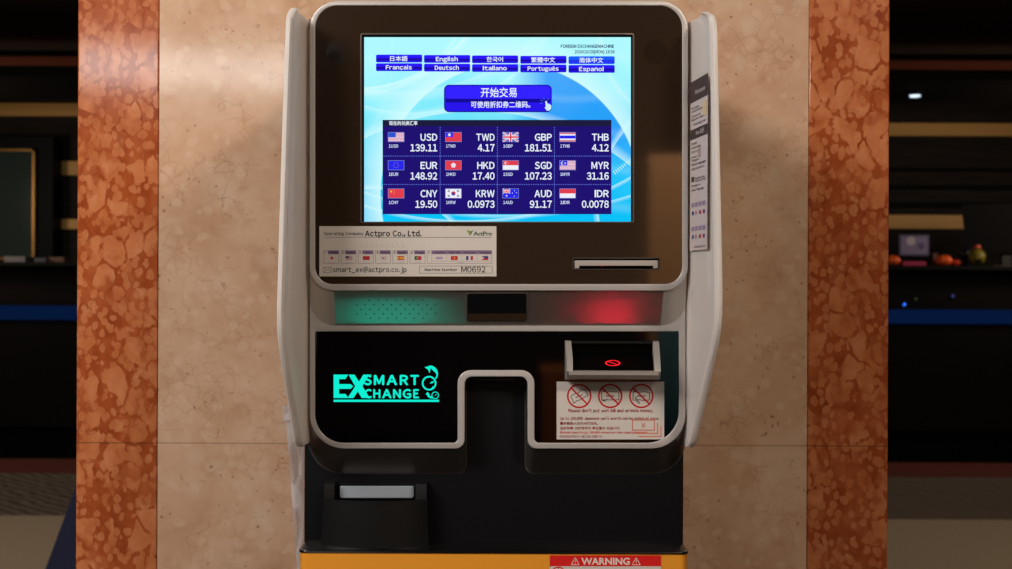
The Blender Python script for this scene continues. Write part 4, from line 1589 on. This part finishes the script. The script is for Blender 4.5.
sh = MB()
zs = [(-0.0115, 0.0), (-0.0035, 0.0004), (-0.0012, -0.0006), (0, -0.0035)]
prism(sh, [[Vector((x, y, ztop(y) * 1.0 + dz if dz > -0.01 else TZf + dz + 0.010)) for x, y in base_outline(g_)] for dz, g_ in zs], M_BLACKGLOSS)
sh.build('shelf', mach, 35)['label'] = 'glossy black shelf top'
ob = MB()
prism(ob, [[Vector((x, y, 0.0)) for x, y in base_outline(-0.001)], [Vector((x, y, TZf - 0.0012)) for x, y in base_outline(-0.001)]], M_ORANGE)
ob.build('orange_base', mach, 35)['label'] = 'orange lower body'

# warning sticker on the orange base
Yw = YF + 0.0006
ws = MB()
W0 = M_PAPER
ws.quad(549.8, 555.6, 661, 640, Yw, W0)
warn = ws.build('warning_sticker', mach)
q = MB()
RW = ink((214, 28, 26))
WP = ink((226, 212, 204))
q.quad(549.8, 555.4, 661, 566.2, Yw - 0.0001, RW)
letters(q, 'WARNING', 581.2, 564.5, 6.6, WP, Yw - 0.0002, 'L', 0.03, 48.6)
for cx in (575.2, 636.2):
    tri = [(cx, 557.6), (cx + 4.1, 564.8), (cx - 4.1, 564.8)]
    for i in range(3):
        q.line(*tri[i], *tri[(i + 1) % 3], 0.6, Yw - 0.0002, WP)
    q.line(cx, 559.8, cx, 562.4, 0.6, Yw - 0.0002, WP)
    q.disc(cx, 563.6, 0.4, Yw - 0.0002, WP, 8)
q.ring(558.4, 574, 6.2, 7.4, Yw - 0.0001, RW)
q.line(558.4, 567.5, 558.4, 573, 0.8, Yw - 0.0001, K3)
q.build('warning_print', warn)

# ---- coin tray pocket standing on the shelf
ctr = MB()
xc = (WX(325.4, 0.03) + WX(427.6, 0.03)) / 2
hw = (WX(427.6, 0.03) - WX(325.4, 0.03)) / 2
zB = TZb - 0.003
zLip = WZ(500.2, 0.02)
zTop = WZ(484.6, 0.03)


def arc(t, inset=0.0, flare=0.0):
    """plan of the bowed front, t -1..1"""
    a = t * 0.72
    x = xc + (hw - inset + flare) * math.sin(a) / math.sin(0.72)
    y = 0.026 - (math.cos(a) - math.cos(0.72)) / (1 - math.cos(0.72)) * 0.019 + inset * 0.9 - flare * 0.6
    return x, y


NTs = 26
outer, inner = [], []
ts = [-1 + 2 * i / NTs for i in range(NTs + 1)]
vs, fs = [], []
for t_ in ts:
    xo, yo = arc(t_, 0, 0.0035)
    xo2, yo2 = arc(t_, 0, 0.0)
    xi, yi = arc(t_, 0.0035, 0.0)
    vs += [(xo, yo, zB), (xo2, yo2, zLip - 0.001), ((xo2 + xi) / 2, (yo2 + yi) / 2, zLip), (xi, yi, zLip - 0.001), (xi, yi, zB)]
for i in range(NTs):
    for k_ in range(4):
        fs.append((5 * i + k_, 5 * (i + 1) + k_, 5 * (i + 1) + k_ + 1, 5 * i + k_ + 1))
ctr.add(vs, fs, M_BLACK)
# cheeks running back to the cabinet, taller than the bowed lip
for sgn in (-1, 1):
    x_o = xc + sgn * hw
    x_ob = xc + sgn * (hw + 0.0035)
    th_ = 0.013 if sgn < 0 else 0.015
    x_i = xc + sgn * (hw - th_)
    prof2 = [(0.0255, zB, 1), (0.0255, zLip - 0.001, 0), (0.0285, zTop, 0), (KY - 0.0002, zTop, 0), (KY - 0.0002, zB, 1)]
    vs = [((x_ob if fl else x_o), y_, z) for y_, z, fl in prof2] + [(x_i, y_ + (0.0 if y_ > 0.04 else 0.004), z) for y_, z, fl in prof2]
    ctr.add(vs, [(0, 1, 2, 3, 4), (9, 8, 7, 6, 5), (0, 5, 6, 1), (1, 6, 7, 2), (2, 7, 8, 3), (3, 8, 9, 4)], M_BLACK)
tray = ctr.build('coin_pocket', mach, 30)
tray['label'] = 'bowed black plastic pocket'
q = MB()
plate(q, [[(340, 486.6, 1), (413.6, 486.6, 1), (413.6, 497.8, 2.5), (340, 497.8, 2.5)]], KY - 0.006, KY - 0.001, M_PLATE, 0.0006)
q.build('grey_flap', tray, 30)
q = MB()
q.box(xc - hw + 0.01, 0.02, zB, xc + hw - 0.012, KY - 0.0005, zB + 0.03, M_DARK)
q.build('pocket_floor', tray)

# ---- clear brochure holder on the left flank
bh = MB()
hx = WX(305, 0.09)


def bslab(pts, th_, mat):
    """pts: (x, y, z) quad given thickness"""
    a, b_, c_, d__ = [Vector(p) for p in pts]
    n_ = (b_ - a).cross(d__ - a).normalized() * th_
    bh.add([a, b_, c_, d__, a + n_, b_ + n_, c_ + n_, d__ + n_], [(0, 1, 2, 3), (7, 6, 5, 4), (0, 4, 5, 1), (1, 5, 6, 2), (2, 6, 7, 3), (3, 7, 4, 0)], mat)


Yh0, Yh1 = 0.075, 0.27
zt_, zb_ = WZ(409, Yh0), WZ(590, Yh0)
xtop, xbot, xin = WX(285.5, Yh0), WX(300, Yh0), WX(304.6, Yh0)
bslab([(xin, Yh0, zb_), (xbot, Yh0, zb_), (xtop, Yh0, zt_), (xin, Yh0, zt_)], 0.003, M_CLEAR)        # front cheek
bslab([(xbot, Yh0 + .004, zb_), (xbot, Yh1, zb_), (xtop, Yh1, zt_), (xtop, Yh0 + .004, zt_)], 0.003, M_CLEAR)   # sloping outer wall
bslab([(xin, Yh1, zb_), (xbot, Yh1, zb_), (xtop, Yh1, zt_), (xin, Yh1, zt_)], 0.003, M_CLEAR)
bslab([(xbot, Yh0, zb_), (xin, Yh0, zb_), (xin, Yh1, zb_), (xbot, Yh1, zb_)], 0.003, M_CLEAR)
holder = bh.build('brochure_holder', mach)
holder['label'] = 'clear acrylic brochure holder'
q = MB()
q.box(WX(283, Yh0), Yh0 - 0.003, WZ(422, Yh0), WX(292.5, Yh0), Yh0 + 0.012, WZ(406.5, Yh0), M_CLEAR, 0.002)
q.build('corner_clip', holder, 30)

# ---- the two white side shields
def shield(sgn, hinge_px, kf, prof_px, name, groove):
    """sgn -1 left, +1 right; prof_px: rows (py, px of the front edge)"""
    Yh = 0.03
    xh = WX(hinge_px, Yh)
    rows_ = []
    # resample the profile
    ys = []
    n_ = 70
    y0, y1 = prof_px[0][0], prof_px[-1][0]
    for i in range(n_ + 1):
        t = i / n_
        t = 0.5 - 0.5 * math.cos(PI * t) if True else t
        ys.append(y0 + (y1 - y0) * t)

    def px_at(y):
        for (a, xa_), (b, xb_) in zip(prof_px, prof_px[1:]):
            if a <= y <= b:
                s_ = (y - a) / (b - a)
                return xa_ + (xb_ - xa_) * s_
        return prof_px[-1][1]
    NS = 36
    front = []
    for y in ys:
        u_ = (px_at(y) - 506) / F
        # u*(CD+Yf) = xh + sgn*kf*(Yh-Yf)
        Yf_ = (xh + sgn * kf * Yh - u_ * CD) / (u_ + sgn * kf)
        Yf_ = min(Yf_, Yh - 0.012)
        front.append((Yf_, WZ(y, Yf_)))
    dmax = max(Yh - a for a, b in front)
    ztop_ = front[0][1]
    # smooth the front edge
    for _ in range(3):
        front = [front[0]] + [((front[i - 1][0] + 2 * front[i][0] + front[i + 1][0]) / 4, front[i][1]) for i in range(1, len(front) - 1)] + [front[-1]]
    vin, vout = [], []
    nrm = Vector((-sgn, -kf, 0)).normalized()    # towards the machine's axis
    for (Yf_, z) in front:
        d_f = Yh + 0.06 - Yf_
        for i in range(NS + 1):
            s_ = i / NS
            d = d_f * s_ - 0.06
            base_ = Vector((xh + sgn * kf * d, Yh - d, z))
            edge = d_f * (1 - s_)          # distance to the front edge
            rel = 0.0
            if edge < 0.009:
                rel += 0.0035 * math.sqrt(max(0, 1 - ((edge - 0.0045) / 0.0045) ** 2)) + 0.0005
            rel += groove(d, z, edge)
            vin.append(base_ + nrm * (0.0015 + rel))
            vout.append(base_ - nrm * (0.0045 if edge > 0.003 else 0.0030))
    R_ = len(front)
    C_ = NS + 1
    fs = []
    for r in range(R_ - 1):
        for c in range(NS):
            a = r * C_ + c
            fs.append((a, a + 1, a + C_ + 1, a + C_))
            b_ = R_ * C_ + a
            fs.append((b_, b_ + C_, b_ + C_ + 1, b_ + 1))
    o = R_ * C_
    for r in range(R_ - 1):
        for c in (0, NS):
            a = r * C_ + c
            fs.append((a, a + C_, o + a + C_, o + a))
    for c in range(NS):
        for r in (0, R_ - 1):
            a = r * C_ + c
            fs.append((a, a + 1, o + a + 1, o + a))
    mb = MB().add(vin + vout, fs, M_WHITE)
    ob_ = mb.build('side_shield', mach, 50)
    ob_['label'] = name
    return ob_, xh, Yh


def sm(a, b, x):
    t = max(0.0, min(1.0, (x - a) / (b - a)))
    return t * t * (3 - 2 * t)


def groove_l(d, z, edge):
    r = 0.0
    r -= 0.0012 * sm(0.012, 0.016, edge) * (1 - sm(0.045, 0.049, edge)) * sm(1.0, 1.03, z)
    r += 0.002 * (1 - sm(0.0, 0.03, d))
    return r


def groove_r(d, z, edge):
    r = 0.0
    r -= 0.0016 * sm(0.012, 0.016, edge) * (1 - sm(0.040, 0.045, edge)) * sm(1.235, 1.265, z - 0.6 * (0.03 - min(edge, 0.03)))
    r -= 0.0014 * sm(0.014, 0.017, edge) * (1 - sm(0.055, 0.058, edge)) * (1 - sm(1.178, 1.184, z)) 
    r += 0.003 * (1 - sm(0.0, 0.035, d))
    return r


left_prof = [(9, 293.5), (10, 291), (12, 289.2), (16, 288), (24, 287.2), (60, 286), (120, 284.3), (200, 282.2), (270, 280.4), (320, 279.3), (336, 279.8), (350, 281.8), (370, 285), (400, 290.2), (430, 295.6), (442, 297.8), (446.5, 299.3), (447.8, 301)]
right_prof = [(11, 704), (11.8, 708.5), (14, 711.5), (18, 712.8), (25, 713.6), (60, 714.6), (120, 716), (200, 718), (270, 719.8), (310, 720.4), (328, 719.6), (345, 716.6), (370, 711), (400, 704), (430, 697.2), (440, 695), (445, 693.2), (446.5, 691.5)]
shL, _, _ = shield(-1, 307.2, 0.06, left_prof, 'left white side shield', groove_l)
shR, xhR, YhR = shield(1, 686.6, 0.125, right_prof, 'right white side shield with an instruction sticker', groove_r)

# sticker on the right shield: (d, z) plane; d = distance forward from the hinge
nr = Vector((-1, -0.125, 0)).normalized()


def SP(d, z, off=0.0024):
    return Vector((xhR + 0.125 * d, YhR - d, z)) + nr * off


st = MB()
d0, d1 = 0.032, 0.112
zA, zB_ = WZ(72, YhR - d1), WZ(250, YhR - d0)
NV = 40


def sq(d_a, z_a, d_b, z_b, mat, off=0.0024, mb=None):
    (mb or st).add([SP(d_a, z_a, off), SP(d_b, z_a, off), SP(d_b, z_b, off), SP(d_a, z_b, off)], [(0, 1, 2, 3)], mat)


def U(u_): return d0 + (d1 - d0) * u_
def V(v_): return zA + (zB_ - zA) * v_


sq(U(0), V(1), U(1), V(0), pm('sticker_lilac_white', (204, 190, 186), 0.5), 0.0046)
sq(U(0), V(1), U(1), V(0), pm('sticker_lilac_white', (204, 190, 186), 0.5), 0.0042)
stk = st.build('instruction_sticker', shR)
q = MB()
DB = ink((70, 54, 50))
GT = ink((104, 92, 96))
WT = ink((216, 206, 200))
sq(U(0), V(0.125), U(1), V(0), DB, 0.0048, q)
sq(U(0), V(0.345), U(1), V(0.285), DB, 0.0048, q)


def sfn(ua, ub, vb, hh):
    return lambda a, b: SP(U(ua) + a * (U(ub) - U(ua)), V(vb) - b * hh, 0.0050)


def stext(s, ua, ub, vb, hgt, mat, bold=0.0):
    vs_, fs_ = glyphs(s, bold)
    xa_, xb_ = min(v.x for v in vs_), max(v.x for v in vs_)
    q.add([SP(U(ua) + (v.x - xa_) / (xb_ - xa_) * (U(ub) - U(ua)), V(vb) + v.y / 0.7 * hgt, 0.0050) for v in vs_], fs_, mat)


stext('Howtouse', 0.3, 0.85, 0.085, 0.006, WT)
stext('How 如何', 0.35, 0.8, 0.325, 0.005, WT)
for i, (v_, a, b) in enumerate(((0.165, .08, .5), (0.185, .08, .72), (0.215, .08, .6), (0.235, .08, .75), (0.265, .2, .9), (0.375, .08, .4), (0.40, .08, .6), (0.425, .08, .55), (0.455, .08, .4), (0.475, .1, .5),
                                (0.50, .1, .9), (0.525, .1, .8), (0.60, .3, .9), (0.585, .3, .85), (0.625, .1, .6), (0.65, .1, .8), (0.985, .3, .9))):
    stext(('Select language', 'Insert banknotes here', 'Confirm the rate', 'Receive cash', 'Exchange yen')[i % 5], a, b, v_, 0.0032, GT, 0.01)
sq(U(.72), V(.235), U(.95), V(.15), ink((214, 188, 140)), 0.0049, q)
sq(U(.45), V(.46), U(.62), V(.39), ink((176, 150, 150)), 0.0049, q)
sq(U(.08), V(.595), U(.25), V(.565), DB, 0.0049, q)
for r_, v_ in enumerate((0.72, 0.77, 0.86, 0.91)):
    for c_ in range(4):
        a = 0.1 + 0.21 * c_
        if r_ % 2 == 0:
            sq(U(a), V(v_ + 0.025), U(a + .17), V(v_), ink((150, 130, 160)), 0.0049, q)
        else:
            c1 = [(170, 40, 50), (50, 60, 120), (170, 40, 50), (60, 70, 130)][(c_ + r_) % 4]
            sq(U(a + .03), V(v_ + 0.022), U(a + .09), V(v_), ink(c1), 0.0049, q)
            sq(U(a + .09), V(v_ + 0.022), U(a + .14), V(v_), ink([(60, 60, 120), (200, 190, 186), (186, 60, 60)][c_ % 3]), 0.0049, q)
q.build('sticker_print', stk)
